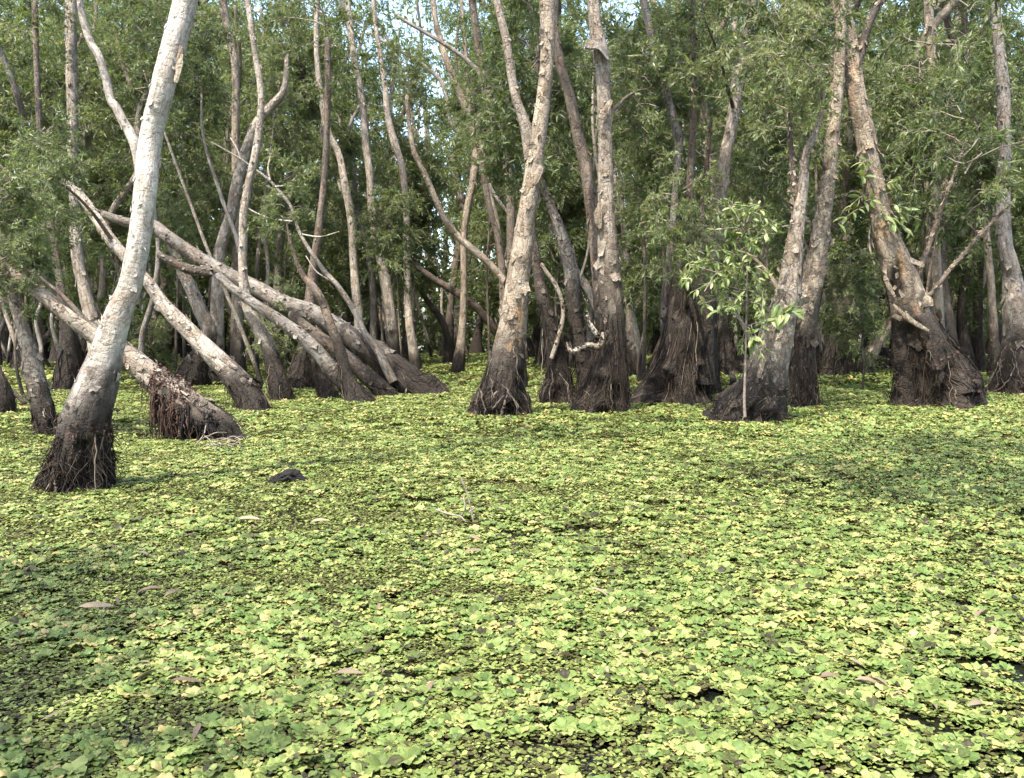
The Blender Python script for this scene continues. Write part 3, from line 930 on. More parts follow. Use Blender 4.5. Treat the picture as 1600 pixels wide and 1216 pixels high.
T28 = tree('leaning stump like trunk with a pale streak, sapling growing at its foot',
           [(1160, 663, 112), (1176, 636, 98), (1193, 602, 82), (1206, 546, 72), (1221, 491, 60), (1233, 454, 46), (1242, 380, 33), (1249, 330, 25), (1255, 290, 20), (1259, 240, 15)],
           tone='beige', stain=0.6, ext=0.8, crown='sprig', skirt=190, flakes=120, lobes=0.24, hang=0.1, pale=0.08, flsize=(0.03, 0.14), dents=[(1158, 645, 7, 12, .5), (1190, 652, 8, 14, .4)],
           forks=[dict(pts=[(1186, 625, 50), (1160, 645, 46), (1136, 660, 36), (1116, 672, 22)], tone='brown', ext=0, crown=False, name='buttress', stain=0.5), dict(pts=[(1250, 330, 14), (1240, 280, 12), (1236, 230, 9)], tone='dark', ext=0.5)])
tree('scaly trunk with a black wet foot just behind the leaning stump',
     [(1244, 640, 52), (1249, 600, 49), (1255, 545, 47), (1262, 490, 43), (1271, 430, 42), (1281, 370, 35), (1289, 320, 30), (1296, 260, 27), (1302, 200, 25), (1309, 140, 22), (1313, 70, 20), (1315, 0, 19)],
     tone='tan', stain=1.5, ext=3, crown='tall', skirt=200, flakes=200, pale=0.03, flsize=(0.04, 0.15))
T30 = tree('massive twisted paperbark with black hollow base and cinnamon patches',
           [(1466, 640, 138), (1459, 610, 124), (1450, 575, 113), (1440, 540, 100), (1431, 512, 86), (1424, 491, 78), (1414, 454, 68), (1402, 417, 60), (1388, 380, 51), (1376, 335, 44), (1366, 296, 40), (1354, 222, 38), (1338, 148, 36), (1326, 74, 36), (1312, 0, 33), (1300, -60, 31)],
           tone='tan', stain=1.7, ext=4, crown='tall', skirt=380, flakes=220, lobes=0.3, lobe_h=1.7, pale=0.03, hang=0.2, flsize=(0.04, 0.15),
           dents=[(1415, 590, 26, 52, .5), (1408, 535, 24, 34, .5), (1462, 600, 13, 34, .4), (1494, 624, 20, 16, .6), (1392, 450, 9, 46, .35), (1441, 622, 12, 20, .5)], ochre=[(1396, 418, 8, 34, .6), (1418, 480, 8, 18, .5), (1372, 360, 9, 18, .4), (1330, 120, 6, 60, .35)],
           forks=[dict(pts=[(1333, 130, 16), (1346, 80, 16), (1356, 40, 16), (1370, 12, 15), (1392, -20, 14)], tone='dark', ext=2),
                  dict(pts=[(1436, 468, 14), (1450, 462, 9), (1468, 443, 8), (1485, 420, 8), (1502, 402, 7.5), (1520, 380, 7), (1536, 362, 7), (1552, 346, 6)], tone='brown', ext=0.4, crown=False),
                  dict(pts=[(1424, 450, 14), (1436, 425, 10), (1448, 395, 9), (1457, 365, 8.5), (1466, 340, 8), (1474, 318, 6)], tone='brown', ext=1)])
tree('tall grey trunk with exposed pale root loops near the picture edge',
     [(1586, 618, 80), (1588, 590, 70), (1589, 560, 62), (1590, 528, 55), (1586, 480, 46), (1582, 440, 38), (1577, 410, 31), (1570, 380, 28), (1567, 296, 26), (1569, 222, 22), (1568, 148, 24), (1561, 74, 19), (1555, 0, 17), (1550, -50, 16)],
     tone='grey', stain=0.95, ext=3, crown='tall', skirt=240, flakes=120, pale=0.12, hang=0.15)
tree('dark straight trunk, first of a pair behind the massive twisted tree',
     [(1508, 560, 30), (1504, 520, 22), (1503, 490, 19), (1506, 450, 18), (1516, 405, 17), (1523, 340, 15), (1521, 250, 13), (1512, 160, 13), (1510, 95, 13), (1508, 50, 12), (1504, 0, 12)], Y=25, tone='brown', stain=1.6, skirt=40, flakes=40, crown='tall', ext=2)
tree('dark straight trunk, second of a pair behind the massive twisted tree',
     [(1527, 561, 28), (1527, 520, 20), (1528, 480, 18), (1530, 420, 17), (1536, 350, 15), (1541, 260, 13), (1542, 160, 12), (1540, 60, 11)], Y=26, tone='dark', stain=1.6, skirt=40, crown='tall', ext=2)
tree('thin tan trunk hugging the tall grey trunk with looped roots',
     [(1556, 572, 26), (1553, 530, 19), (1551, 490, 16), (1548, 440, 15), (1543, 390, 14), (1538, 330, 13), (1534, 250, 12)], Y=22, tone='tan', stain=1.0, skirt=30, flakes=30, crown='bush')
tree('greyish trunk with a wide foot peeping out behind the massive twisted tree',
     [(1488, 560, 36), (1485, 530, 27), (1478, 490, 25), (1472, 450, 23), (1470, 400, 20), (1474, 330, 17), (1490, 220, 14), (1496, 130, 13), (1496, 95, 13), (1485, 50, 12), (1475, 0, 12)], Y=23, tone='brown', stain=1.1, skirt=60, flakes=40, crown='tall', ext=2)
tree('shaggy brown trunk standing in the gap right of the black footed trunk',
     [(1311, 575, 44), (1311, 552, 36), (1310, 520, 27), (1308, 490, 23), (1305, 435, 20), (1306, 360, 17), (1322, 250, 15)], tone='brown', stain=1.5, skirt=120, flakes=30, crown='bush')
tree('low mossy log slanting out of the water behind the massive twisted tree',
     [(1344, 588, 34), (1353, 570, 28), (1364, 550, 24), (1378, 527, 22), (1400, 496, 20), (1430, 460, 16)], tone='tan', stain=0.4, skirt=40, flakes=40, name='leaning_tree', crown='bush')
tree('flaky brown trunk hanging with peeled strips against the upper sky gap',
     [(1470, 560, 24), (1466, 480, 20), (1462, 380, 17), (1458, 260, 16), (1456, 150, 16), (1455, 90, 17), (1452, 30, 18), (1450, -30, 17)], Y=21, tone='tan', stain=1.0, flakes=90, crown='tall', ext=2, flsize=(0.05, 0.3))
tree('grey brown trunk visible through foliage behind the big forked tree',
     [(812, 592, 30), (806, 500, 24), (800, 400, 20), (798, 315, 18), (793, 266, 17), (786, 222, 16), (772, 167, 16), (755, 111, 15), (745, 50, 15), (738, 0, 14)], Y=19, tone='brown', stain=1.0, flakes=60, crown='tall', ext=2)
tree('thin spotted trunk close to the left edge of the big forked tree',
     [(792, 588, 20), (788, 500, 16), (784, 420, 14), (778, 370, 13), (767, 333, 12), (757, 281, 12), (750, 220, 10)], Y=22, tone='brown', stain=0.9, flakes=40, crown='sprig')
tree('narrow pale trunk to the right of the hooded shaggy paperbark',
     [(990, 592, 26), (986, 520, 18), (981, 450, 14), (977, 390, 12), (972, 333, 11), (968, 250, 10)], Y=24, tone='light', stain=0.8, flakes=40, crown='bush')
tree('narrow grey trunk seen in the slot beside the hooded shaggy paperbark',
     [(920, 585, 24), (922, 530, 16), (924, 460, 13), (925, 400, 12), (918, 300, 11), (910, 200, 10)], Y=27, tone='grey', stain=0.7, crown='bush')
tree('blotchy trunk half lost in leaves near the upper sky gap',
     [(372, 592, 30), (370, 480, 22), (369, 380, 18), (368, 250, 16), (368, 120, 16), (366, 90, 16), (358, 55, 15), (350, 15, 15), (345, -40, 14)], Y=23, tone='tan', stain=1.0, flakes=60, crown='tall', ext=2)

# ------------------------------------------------------------------ rust coloured root mat, bark hood and strips
rng = np.random.default_rng(77)


def flake_patch(name, parent, g, count, seed, sel, mat, size, lift=0.5):
    rg = np.random.default_rng(seed)
    cand = np.argwhere(sel(g['pos'], g['nrm']))
    if not len(cand):
        return
    pk = cand[rg.integers(0, len(cand), count)]
    p = g['pos'][pk[:, 0], pk[:, 1]] + rg.normal(0, 0.012, (count, 3))
    n = unit(g['nrm'][pk[:, 0], pk[:, 1]] + rg.normal(0, 0.5, (count, 3)))
    d = unit(np.cross(n, rg.normal(0, 1, (count, 3))))
    v, q, s = leaf_faces(p + n * 0.012, unit(d + n * lift), n, rg.uniform(*size, count), rg.uniform(*size, count) * 0.8, rg.random(count))
    tag(obj(name, make_mesh(name, v, q, mat, {'v': ('FLOAT', s)}, shade=False), parent), kind='stuff')


def root_clump(parent, g, count, seed, xr, mat):
    """short thick root knots hanging under a sagging trunk"""
    rg = np.random.default_rng(seed)
    cand = np.argwhere((g['pos'][..., 0] > xr[0]) & (g['pos'][..., 0] < xr[1]) & (g['nrm'][..., 2] < 0.75) & (g['nrm'][..., 1] < 0.4))
    pk = cand[rg.integers(0, len(cand), count)]
    p = g['pos'][pk[:, 0], pk[:, 1]]
    K = 7
    t = np.linspace(0, 1, K)
    L = p[:, 2] * rg.uniform(0.15, 1.05, count)
    pt = np.repeat(p[:, None], K, 1)
    pt[:, :, 2] -= L[:, None] * t
    pt += np.cumsum(rg.normal(0, 0.012, (count, K, 3)), 1) * np.array([1, 1, 0.4])
    pt[:, :, 1] -= 0.03 * np.sin(np.pi * t)[None]
    v, q = tubes(pt, rg.uniform(0.005, 0.016, count)[:, None] * np.linspace(1.1, 0.5, K)[None], 4)
    tag(obj('hanging_roots', make_mesh('hanging_roots', v, q, mat), parent), kind='stuff')


r7, g7, o7, _ = T7
x_at = lambda px: (px - 800) / F * ground_Y(690) - o7[0]
root_clump(r7, g7, 210, 5, (x_at(236), x_at(305)), M_RUST)
root_clump(r7, g7, 90, 6, (x_at(285), x_at(340)), M_ROT)
flake_patch('rusty_scales', r7, g7, 650, 8, lambda p, n: (p[..., 0] > x_at(238)) & (p[..., 0] < x_at(298)) & (n[..., 2] < 0.9) & (n[..., 1] < 0.5), M_RUST, (0.02, 0.05))
r1, g1, o1, _ = T1
flake_patch('rusty_scales', r1, g1, 240, 9, lambda p, n: (p[..., 2] > 0.12) & (p[..., 2] < 0.62) & (fbm(p * 9, 4, 2) > 0.56) & (n[..., 1] < 0.4), M_RUST, (0.015, 0.045))
flake_patch('rusty_scales', T30[0], T30[1], 160, 19, lambda p, n: (p[..., 2] > 0.3) & (p[..., 2] < 1.2) & (n[..., 1] < 0.3), M_RUST, (0.03, 0.07))


def strip(parent, origin, pxs, Y, width, name, mat, curl=0.4, label=None, seed=0, push=-0.02):
    """a long curled strip of bark along pixel points; width in pixels"""
    rg = np.random.default_rng(seed)
    pts = np.array([P(x, y, Y) for x, y in pxs]) - origin
    c = resample(np.concatenate([pts, np.zeros((len(pts), 1))], 1), 0.035)[:, :3]
    tan = unit(np.gradient(c, axis=0))
    side = unit(np.cross(tan, np.array([0, 1.0, 0])))
    fw = np.array([0, -1.0, 0])
    n = len(c)
    m = 6
    t = np.linspace(0, 1, n)
    w = width * Y / F * (0.35 + 0.65 * np.sin(np.pi * np.clip(t * 0.85 + 0.1, 0, 1))) * (1 + rg.normal(0, 0.1, n))
    vs = []
    for k in range(m):
        f = k / (m - 1) - 0.5
        vs.append(c + side * (w * f * (1 - 0.2 * curl))[:, None] + fw * (w * curl * (0.3 - 1.1 * f * f) + 0.03)[:, None] + fw * (-push))
    fr = np.stack(vs, 1)
    bk = fr + np.array([0, 0.012, 0])
    vs = np.concatenate([fr.reshape(-1, 3), bk.reshape(-1, 3)])
    i = np.arange(n - 1)[:, None]
    j = np.arange(m - 1)[None]
    q = np.stack([i * m + j, i * m + j + 1, (i + 1) * m + j + 1, (i + 1) * m + j], -1).reshape(-1, 4)
    q = np.concatenate([q, q[:, ::-1] + n * m])
    ed = []
    for k in (0, m - 1):
        a = np.arange(n - 1) * m + k
        ed.append(np.stack([a, a + m, a + m + n * m, a + n * m], -1))
    q = np.concatenate([q] + ed)
    co = vs + 7.0
    at = bark_attrs(vs, co, 0.02, TONES['tan'], seed, 5)
    o = obj(name, make_mesh(name, vs, q, M_BARK, at), parent)
    if label:
        o['label'] = label
    return o


Y22 = T22[2][1]
Y30 = T30[2][1]
Y28 = T28[2][1]
strip(T30[0], T30[2], [(1393, 476), (1404, 486), (1420, 500), (1436, 510), (1449, 517)], Y30 - 0.42, 10, 'bark_strip', M_BARK, 0.5, 'loose grey bark strip curling across the dark hollow', 3)
strip(T30[0], T30[2], [(1380, 430), (1386, 446), (1396, 464)], Y30 - 0.36, 9, 'bark_strip', M_BARK, 0.4, None, 4)
strip(T1[0], T1[2], [(287, 74), (285, 95), (282, 115), (278, 132)], T1[2][1] - 0.02, 11, 'bark_strip', M_BARK, 0.5, 'torn bark tab hanging from the pale trunk', 5)
strip(T22[0], T22[2], [(938, 318), (934, 335), (935, 350), (937, 358)], Y22 - 0.15, 13, 'bark_strip', M_BARK, 0.5, None, 6)
strip(T22[0], T22[2], [(955, 158), (944, 175), (936, 186)], Y22 - 0.14, 12, 'bark_strip', M_BARK, 0.5, None, 8)
strip(T20[0], T20[2], [(846, 260), (838, 278), (833, 290)], T20[2][1] - 0.17, 14, 'bark_strip', M_BARK, 0.6, None, 7)
strip(T28[0], T28[2], [(1222, 470), (1208, 500), (1196, 540), (1184, 590)], Y28 - 0.27, 13, 'bark_strip', M_BARK, 0.35, 'pale streak on the leaning trunk', 9)  # tan strip laid along the trunk as its pale streak


def bark_hood():
    """half cone of bark peeled off and standing out from the trunk like a visor"""
    apex = P(917, 68, Y22 - 0.10) - T22[2]
    lip_l = P(914, 74, Y22 - 0.16) - T22[2]
    lip_r = P(952, 96, Y22 - 0.12) - T22[2]
    top_r = P(948, 80, Y22) - T22[2]
    n, m = 9, 6
    vs = []
    for i in range(n):
        a = i / (n - 1)
        top = apex * (1 - a) + top_r * a + np.array([0, -0.05 * math.sin(math.pi * a), 0.03 * math.sin(math.pi * a)])
        lip = lip_l * (1 - a) + lip_r * a + np.array([0, -0.20 * math.sin(math.pi * a), -0.015 * math.sin(3 * a * math.pi)])
        for j in range(m):
            b = j / (m - 1)
            vs.append(top * (1 - b) + lip * b + np.array([0, -0.05 * math.sin(math.pi * b), 0.055 * math.sin(math.pi * b)]))
    vs = np.array(vs)
    vs = np.concatenate([vs, vs + np.array([0, 0.02, -0.014])])
    i = np.arange(n - 1)[:, None]
    j = np.arange(m - 1)[None]
    q = np.stack([i * m + j, i * m + j + 1, (i + 1) * m + j + 1, (i + 1) * m + j], -1).reshape(-1, 4)
    a = np.arange(n - 1) * m + m - 1
    q = np.concatenate([q, q[:, ::-1] + n * m, np.stack([a, a + m, a + m + n * m, a + n * m], -1)])
    o = obj('bark_hood', make_mesh('bark_hood', vs, q, M_BARK, bark_attrs(vs, vs * 1.0 + 3, 0.02, TONES['grey'], 4, 5)), T22[0])
    o['label'] = 'curled hood of peeled bark'


bark_hood()


# ------------------------------------------------------------------ individual pale roots on three trees
def loose_roots(parent, origin, Y, lines, rad=0.009):
    for ln in lines:
        pts = np.array([[*(P(x, y, Y + dy) - origin), rad] for x, y, dy in ln])
        pts[-1, 3] = rad * 0.6
        c = resample(pts, 0.04)
        c[1:-1, :2] += (np.stack([fbm(c[1:-1, :3] * 14, 3, 2), fbm(c[1:-1, :3] * 14, 5, 2)], 1) - 0.5) * 0.09
        c[:, 3] *= 0.6 + 0.8 * fbm(c[:, :3] * 20, 8, 2)
        v, q = tubes(c[None, :, :3], c[None, :, 3], 6)
        obj('root', make_mesh('root', v, q, M_ROOTTAN), parent)


Y20 = T20[2][1]
loose_roots(T20[0], T20[2], Y20, [
    [(748, 612, -.40), (744, 632, -.48), (742, 656, -.54)], [(749, 606, -.40), (755, 625, -.5), (760, 656, -.57)], [(765, 585, -.42), (769, 603, -.5), (768, 628, -.55)],
    [(782, 600, -.45), (796, 612, -.52), (804, 630, -.55), (812, 654, -.57)], [(770, 640, -.56), (781, 628, -.57), (788, 618, -.56)], [(800, 622, -.52), (809, 632, -.52), (812, 650, -.52)],
    [(802, 545, -.36), (807, 565, -.42), (812, 590, -.46)]], 0.011)
loose_roots(T20[0], T20[2], Y20, [[(783, 655, -.60), (786, 640, -.60), (793, 618, -.56)], [(771, 625, -.54), (773, 618, -.54), (777, 612, -.5)]], 0.02)
loose_roots(T22[0], T22[2], Y22, [[(861, 575, -.5), (862, 600, -.5), (860, 634, -.5)], [(955, 600, -.45), (956, 615, -.5), (955, 640, -.53)], [(884, 596, -.4), (888, 612, -.5), (893, 632, -.55)]], 0.009)
r32 = [o for o in bpy.data.objects if o.get('label', '').startswith('tall grey trunk with exposed')][0]
o32 = np.array(r32.location)
loose_roots(r32, o32, o32[1], [
    [(1576, 525, -.36), (1580, 545, -.42), (1586, 562, -.46)], [(1574, 540, -.34), (1566, 552, -.38), (1566, 575, -.46)], [(1596, 535, -.38), (1586, 552, -.44), (1590, 580, -.5), (1600, 600, -.5)],
    [(1582, 560, -.46), (1584, 580, -.5), (1572, 598, -.55), (1556, 612, -.55)], [(1570, 560, -.42), (1560, 580, -.48), (1556, 610, -.5)]], 0.012)
loose_roots(T30[0], T30[2], Y30, [[(1492, 610, -.5), (1494, 620, -.58), (1492, 638, -.62)], [(1502, 600, -.42), (1511, 616, -.46), (1516, 630, -.48)], [(1499, 616, -.55), (1500, 628, -.58), (1497, 640, -.6)]], 0.016)

# ------------------------------------------------------------------ the sapling in front of the leaning stump
YS = Y28 - 0.62
sap = bpy.data.objects.new('sapling', None)
COL.objects.link(sap)
so = P(1165, 640, YS)
so[2] = 0
sap.location = so
tag(sap, 'bright green young sapling with long narrow leaves rooted at the leaning stump', 'sapling')
rng = np.random.default_rng(5)
stem_px = [(1164, 652, 7), (1163, 628, 6), (1165, 560, 5), (1166, 500, 4.4), (1167, 440, 3.6), (1166, 390, 3), (1164, 350, 2.2), (1160, 325, 1.5)]
sp = np.array([[*(P(x, y, YS) - so), w * .38 * YS / F] for x, y, w in stem_px])
c = resample(sp, 0.06)
v, q = tubes(c[None, :, :3], c[None, :, 3], 7)
obj('stem', make_mesh('stem', v, q, M_TWIG), sap)
LEAF_SHAPES = []
for k in range(6):
    v, q, s = leaf_faces(np.zeros((1, 3)), np.array([[1.0, 0, -0.1 - 0.05 * k]]), np.array([[0, 0, 1.0]]), np.array([1.0]), np.array([0.25 + 0.02 * k]), np.array([0.15 + 0.15 * k]), True)
    LEAF_SHAPES.append(make_mesh('leaf', v, q, M_YOUNG, {'v': ('FLOAT', s)}))


def add_leaf(parent, pos, d, nr, size):
    o = bpy.data.objects.new('leaf', LEAF_SHAPES[int(rng.integers(0, 6))])
    COL.objects.link(o)
    o.parent = parent
    d = unit(d)
    s_ = unit(np.cross(nr, d))
    u_ = np.cross(d, s_)
    from mathutils import Matrix
    M = Matrix(((d[0], s_[0], u_[0]), (d[1], s_[1], u_[1]), (d[2], s_[2], u_[2])))
    o.rotation_euler = M.to_euler()
    o.location = pos
    o.scale = (size, size, size)


def leafy_twigs(root, origin, twigs, Y, leaf=(0.11, 0.19), n=(7, 10)):
    for tw in twigs:
        pts = np.array([[*(P(x, y, Y + dy) - origin), r] for x, y, dy, r in tw])
        c = resample(pts, 0.05)
        v, q = tubes(c[None, :, :3], c[None, :, 3], 5)
        obj('twig', make_mesh('twig', v, q, M_TWIG), root)
        tan = unit(np.gradient(c[:, :3], axis=0))
        for _ in range(int(rng.integers(*n))):
            i = int(len(c) * rng.uniform(0.35, 1.0))
            i = min(i, len(c) - 1)
            d = tan[i] * 0.6 + rng.normal(0, 0.6, 3) + np.array([0, -0.15, -0.1])
            add_leaf(root, c[i, :3], d, unit(rng.normal(0, 0.5, 3) + np.array([0, -0.3, 0.9])), rng.uniform(*leaf))


R1, R2 = 0.006, 0.002
tw = []
for (ax, ay, bx, by, dy) in [(1166, 440, 1098, 410, -.2), (1166, 425, 1085, 455, -.3), (1166, 470, 1110, 490, -.2), (1166, 400, 1120, 345, -.1), (1166, 395, 1205, 350, -.2), (1165, 380, 1212, 366, .1),
                             (1166, 420, 1200, 430, -.2), (1166, 370, 1140, 335, -.1), (1165, 360, 1188, 328, -.2), (1166, 490, 1140, 480, -.3), (1166, 510, 1176, 530, -.2), (1166, 470, 1190, 490, -.3), (1166, 545, 1178, 535, -.2),
                             (1167, 410, 1140, 400, -.35), (1167, 430, 1130, 440, -.35), (1167, 390, 1180, 385, -.35), (1166, 350, 1158, 318, -.2), (1166, 455, 1100, 470, .1), (1098, 412, 1072, 440, -.3), (1120, 430, 1090, 400, -.25)]:
    tw.append([(ax, ay, 0, R1 * .6), ((ax + bx) / 2, (ay + by) / 2 - 6, dy / 2, R1 * .5), (bx, by, dy, R2)])
leafy_twigs(sap, so, tw, YS, (0.08, 0.155), (13, 18))
tw2 = []
for a, b, c_ in tw:
    jx, jy = rng.normal(0, 16), rng.normal(0, 14)
    tw2.append([a, (b[0] + jx * .5, b[1] + jy * .5, b[2] + .12, b[3]), (c_[0] + jx, c_[1] + jy, c_[2] + rng.uniform(0, .4), c_[3])])
leafy_twigs(sap, so, tw2, YS, (0.07, 0.14), (12, 16))
leafy_twigs(sap, so, [[a, (b[0] + rng.normal(0, 10), b[1] - 8, b[2] - .1, b[3]), (c_[0] * .8 + 233 + rng.normal(0, 20), c_[1] + rng.normal(0, 18), c_[2] - .1, c_[3])] for a, b, c_ in tw], YS, (0.07, 0.14), (10, 14))
leafy_twigs(sap, so, [[(1167, 520, 0, .004), (1200, 500, -.1, .003), (1222, 492, -.2, .003), (1234, 488, -.25, .002)]] * 2, YS, (0.16, 0.24), (9, 11))

# fresh yellow green shoots sprouting from the twisted trunk
sh = T30[0]
o30 = T30[2]
tw = []
for (ax, ay, bx, by, dy) in [(1372, 300, 1400, 285, -.3), (1372, 310, 1415, 300, -.35), (1375, 320, 1420, 330, -.4), (1372, 320, 1350, 315, -.4), (1365, 290, 1345, 275, -.3), (1370, 330, 1385, 345, -.45), (1375, 330, 1440, 345, -.3), (1362, 300, 1322, 330, -.35),
                             (1360, 320, 1310, 350, -.4), (1375, 335, 1400, 355, -.45), (1380, 340, 1420, 362, -.4), (1365, 260, 1348, 255, -.3)]:
    tw.append([(ax, ay, -.1, R1), ((ax + bx) / 2, (ay + by) / 2 - 5, dy * .7, R1 * .6), (bx, by, dy, R2)])
leafy_twigs(sh, o30, tw, Y30, (0.13, 0.22), (7, 10))

# ------------------------------------------------------------------ leafy young trees standing among the trunks
YOUNG = [  # px, py of crown centre, Y, crown scale, label
    (36, 170, 23, 1.4, 'leafy young paperbark at the picture edge high beside the upright beige trunk'),
    (22, 320, 16.5, 0.9, 'leafy young paperbark above the short leaning trunk with a dark foot'),
    (172, 330, 24, 1.0, 'leafy young paperbark filling the gap beside the upright beige trunk'),
    (290, 120, 25, 1.3, 'leafy young paperbark high beside the palest leaning trunk'),
    (285, 270, 22, 1.0, 'leafy young paperbark beside the middle of the palest leaning trunk'),
    (470, 110, 28, 1.4, 'leafy young paperbark above the top of the curved bare trunk'),
    (455, 310, 26, 1.2, 'leafy young paperbark behind the silvery dead sapling'),
    (420, 520, 17.3, 0.5, 'low leafy shoot growing under the heavy fallen trunk'),
    (610, 385, 23, 0.85, 'leafy young paperbark between the spotted and the tall slender trunk'),
    (640, 300, 33, 1.4, 'leafy young paperbark deep behind the tall slender trunk'),
    (760, 200, 26, 1.2, 'leafy young paperbark behind the fork of the big middle tree'),
    (1000, 110, 17.5, 1.1, 'leafy young paperbark beside the curled bark hood'),
    (1030, 250, 17, 1.0, 'leafy young paperbark between the hooded trunk and the dark clump'),
    (1200, 190, 19, 1.1, 'leafy young paperbark between the stout pale trunk and the scaly trunk'),
    (1010, 420, 20, 0.9, 'leafy young paperbark low beside the dark root mound'),
    (1440, 190, 20, 1.1, 'leafy young paperbark beside the massive twisted trunk at half height'),
    (1490, 250, 18.5, 1.15, 'leafy young paperbark between the twisted tree and the edge trunk'),
    (1525, 150, 26, 1.3, 'leafy young paperbark behind the tall grey edge trunk'),
    (1340, 480, 18, 0.75, 'leafy young paperbark low behind the twisted trunk'),
    (1255, 60, 17, 0.9, 'leafy young paperbark high between scaly trunk and stout pale trunk'),
    (230, 560, 22, 0.7, 'leafy bush low behind the sagging trunk'),
    (880, 330, 24, 1.1, 'leafy young paperbark glimpsed between the two big middle trunks'),
]
for k, (px, py, Y, s, lab) in enumerate(YOUNG):
    rg = np.random.default_rng(300 + k)
    cc = P(px, py, Y)
    root = bpy.data.objects.new('young_tree', None)
    COL.objects.link(root)
    bx = cc[0] + rg.normal(0, 0.25)
    root.location = (bx, Y, 0)
    tag(root, lab, 'young tree', 'leafy young paperbarks among the trunks')
    top = np.array([cc[0] - bx, 0, cc[2] + 1.2 * s])
    r0 = (0.022 + 0.004 * top[2]) * (0.42 if Y < 16 else 0.8)
    fine = Y < 17.6
    rows = [[0, 0, -0.2, r0 * 1.2]]
    for t in (0.15, 0.35, 0.55, 0.75, 0.9, 1.0):
        rows.append([top[0] * t + rg.normal(0, 0.06), rg.normal(0, 0.06), max(0.05, top[2] * t), r0 * (1 - 0.8 * t)])
    g = trunk_geo(np.array(rows), 8, 0.15, 300 + k, lobes=0.05)
    obj('trunk', make_mesh('trunk', g['verts'], g['faces'], M_BARK, bark_attrs(g['verts'], g['co'], 0.7, TONES['brown'], k)), root)
    for m_ in range(2):
        lv, bm = CROWN_FINE[int(rg.integers(0, 3))] if fine else CROWN_BUSH[int(rg.integers(0, 5))]
        rz = rg.uniform(0, 6.28)
        ss = s * (1.0 if m_ == 0 else 0.75)
        off = np.array([cc[0] - bx, 0, cc[2] - 1.3 * ss]) + (rg.normal(0, 0.3, 3) if m_ else 0)
        for nm, me in (('crown', lv), ('branches', bm)):
            o = tag(obj(nm, me, root, off), kind='stuff')
            o.rotation_euler = (0, 0, rz)
            o.scale = (ss, ss, ss)

# leafy side limbs of the front trees
for k, (pref, px, py, Y, s) in enumerate((
    ('pale smooth trunk leaning steeply', 84, 292, 13.2, 0.5),
    ('sagging trunk lying low', 14, 425, 9.9, 0.38),
    ('dark multi stemmed clump', 1084, 400, 12.5, 0.42),
    ('pale stout trunk rising', 1100, 40, 14.5, 0.85),
    ('scaly trunk with a black', 1210, 320, 15.6, 0.8),
    ('scaly trunk with a black', 1232, 190, 13.6, 0.62),
    ('scaly trunk with a black', 1222, 60, 14.2, 0.75),
    ('dark multi stemmed clump', 1062, 345, 12.6, 0.55),
    ('thick shaggy paperbark with', 1015, 150, 14.6, 0.7),
    ('leaning stump like trunk with', 1150, 400, 13.6, 0.6),
)):
    rg = np.random.default_rng(1500 + k)
    root = [o for o in bpy.data.objects if o.get('label', '').startswith(pref)][0]
    org = np.array(root.location)
    tr = [o for o in bpy.data.objects if o.parent is root and o.name.startswith('trunk')][0]
    tv = np.empty(len(tr.data.vertices) * 3)
    tr.data.vertices.foreach_get('co', tv)
    tv = tv.reshape(-1, 3)
    cc = P(px, py, Y) - org
    zs = min(cc[2] - 0.7, tv[:, 2].max() - 0.15)
    st = tv[np.abs(tv[:, 2] - zs) < 0.25].mean(0)
    en = cc + np.array([0, 0, 0.1])
    bp = np.array([[*st, .04], [*(st * .6 + en * .4 + np.array([0, 0, .12])), .026], [*(st * .25 + en * .75 + np.array([0, 0, .1])), .016], [*en, .007]])
    g2 = trunk_geo(bp, 7, 0.1, 1500 + k, lobes=0)
    obj('limb', make_mesh('limb', g2['verts'], g2['faces'], M_BARK, bark_attrs(g2['verts'], g2['co'], 0.05, TONES['brown'], 1500 + k, 3)), root)
    lv, bm = CROWN_FINE[k % 3]
    for nm, me in (('crown', lv), ('branches', bm)):
        o = tag(obj(nm, me, root, cc + np.array([0, 0, -1.1 * s])), kind='stuff')
        o.rotation_euler = (0, 0, k * 1.3)
        o.scale = (s * 1.1, s * 1.1, s * 1.1)

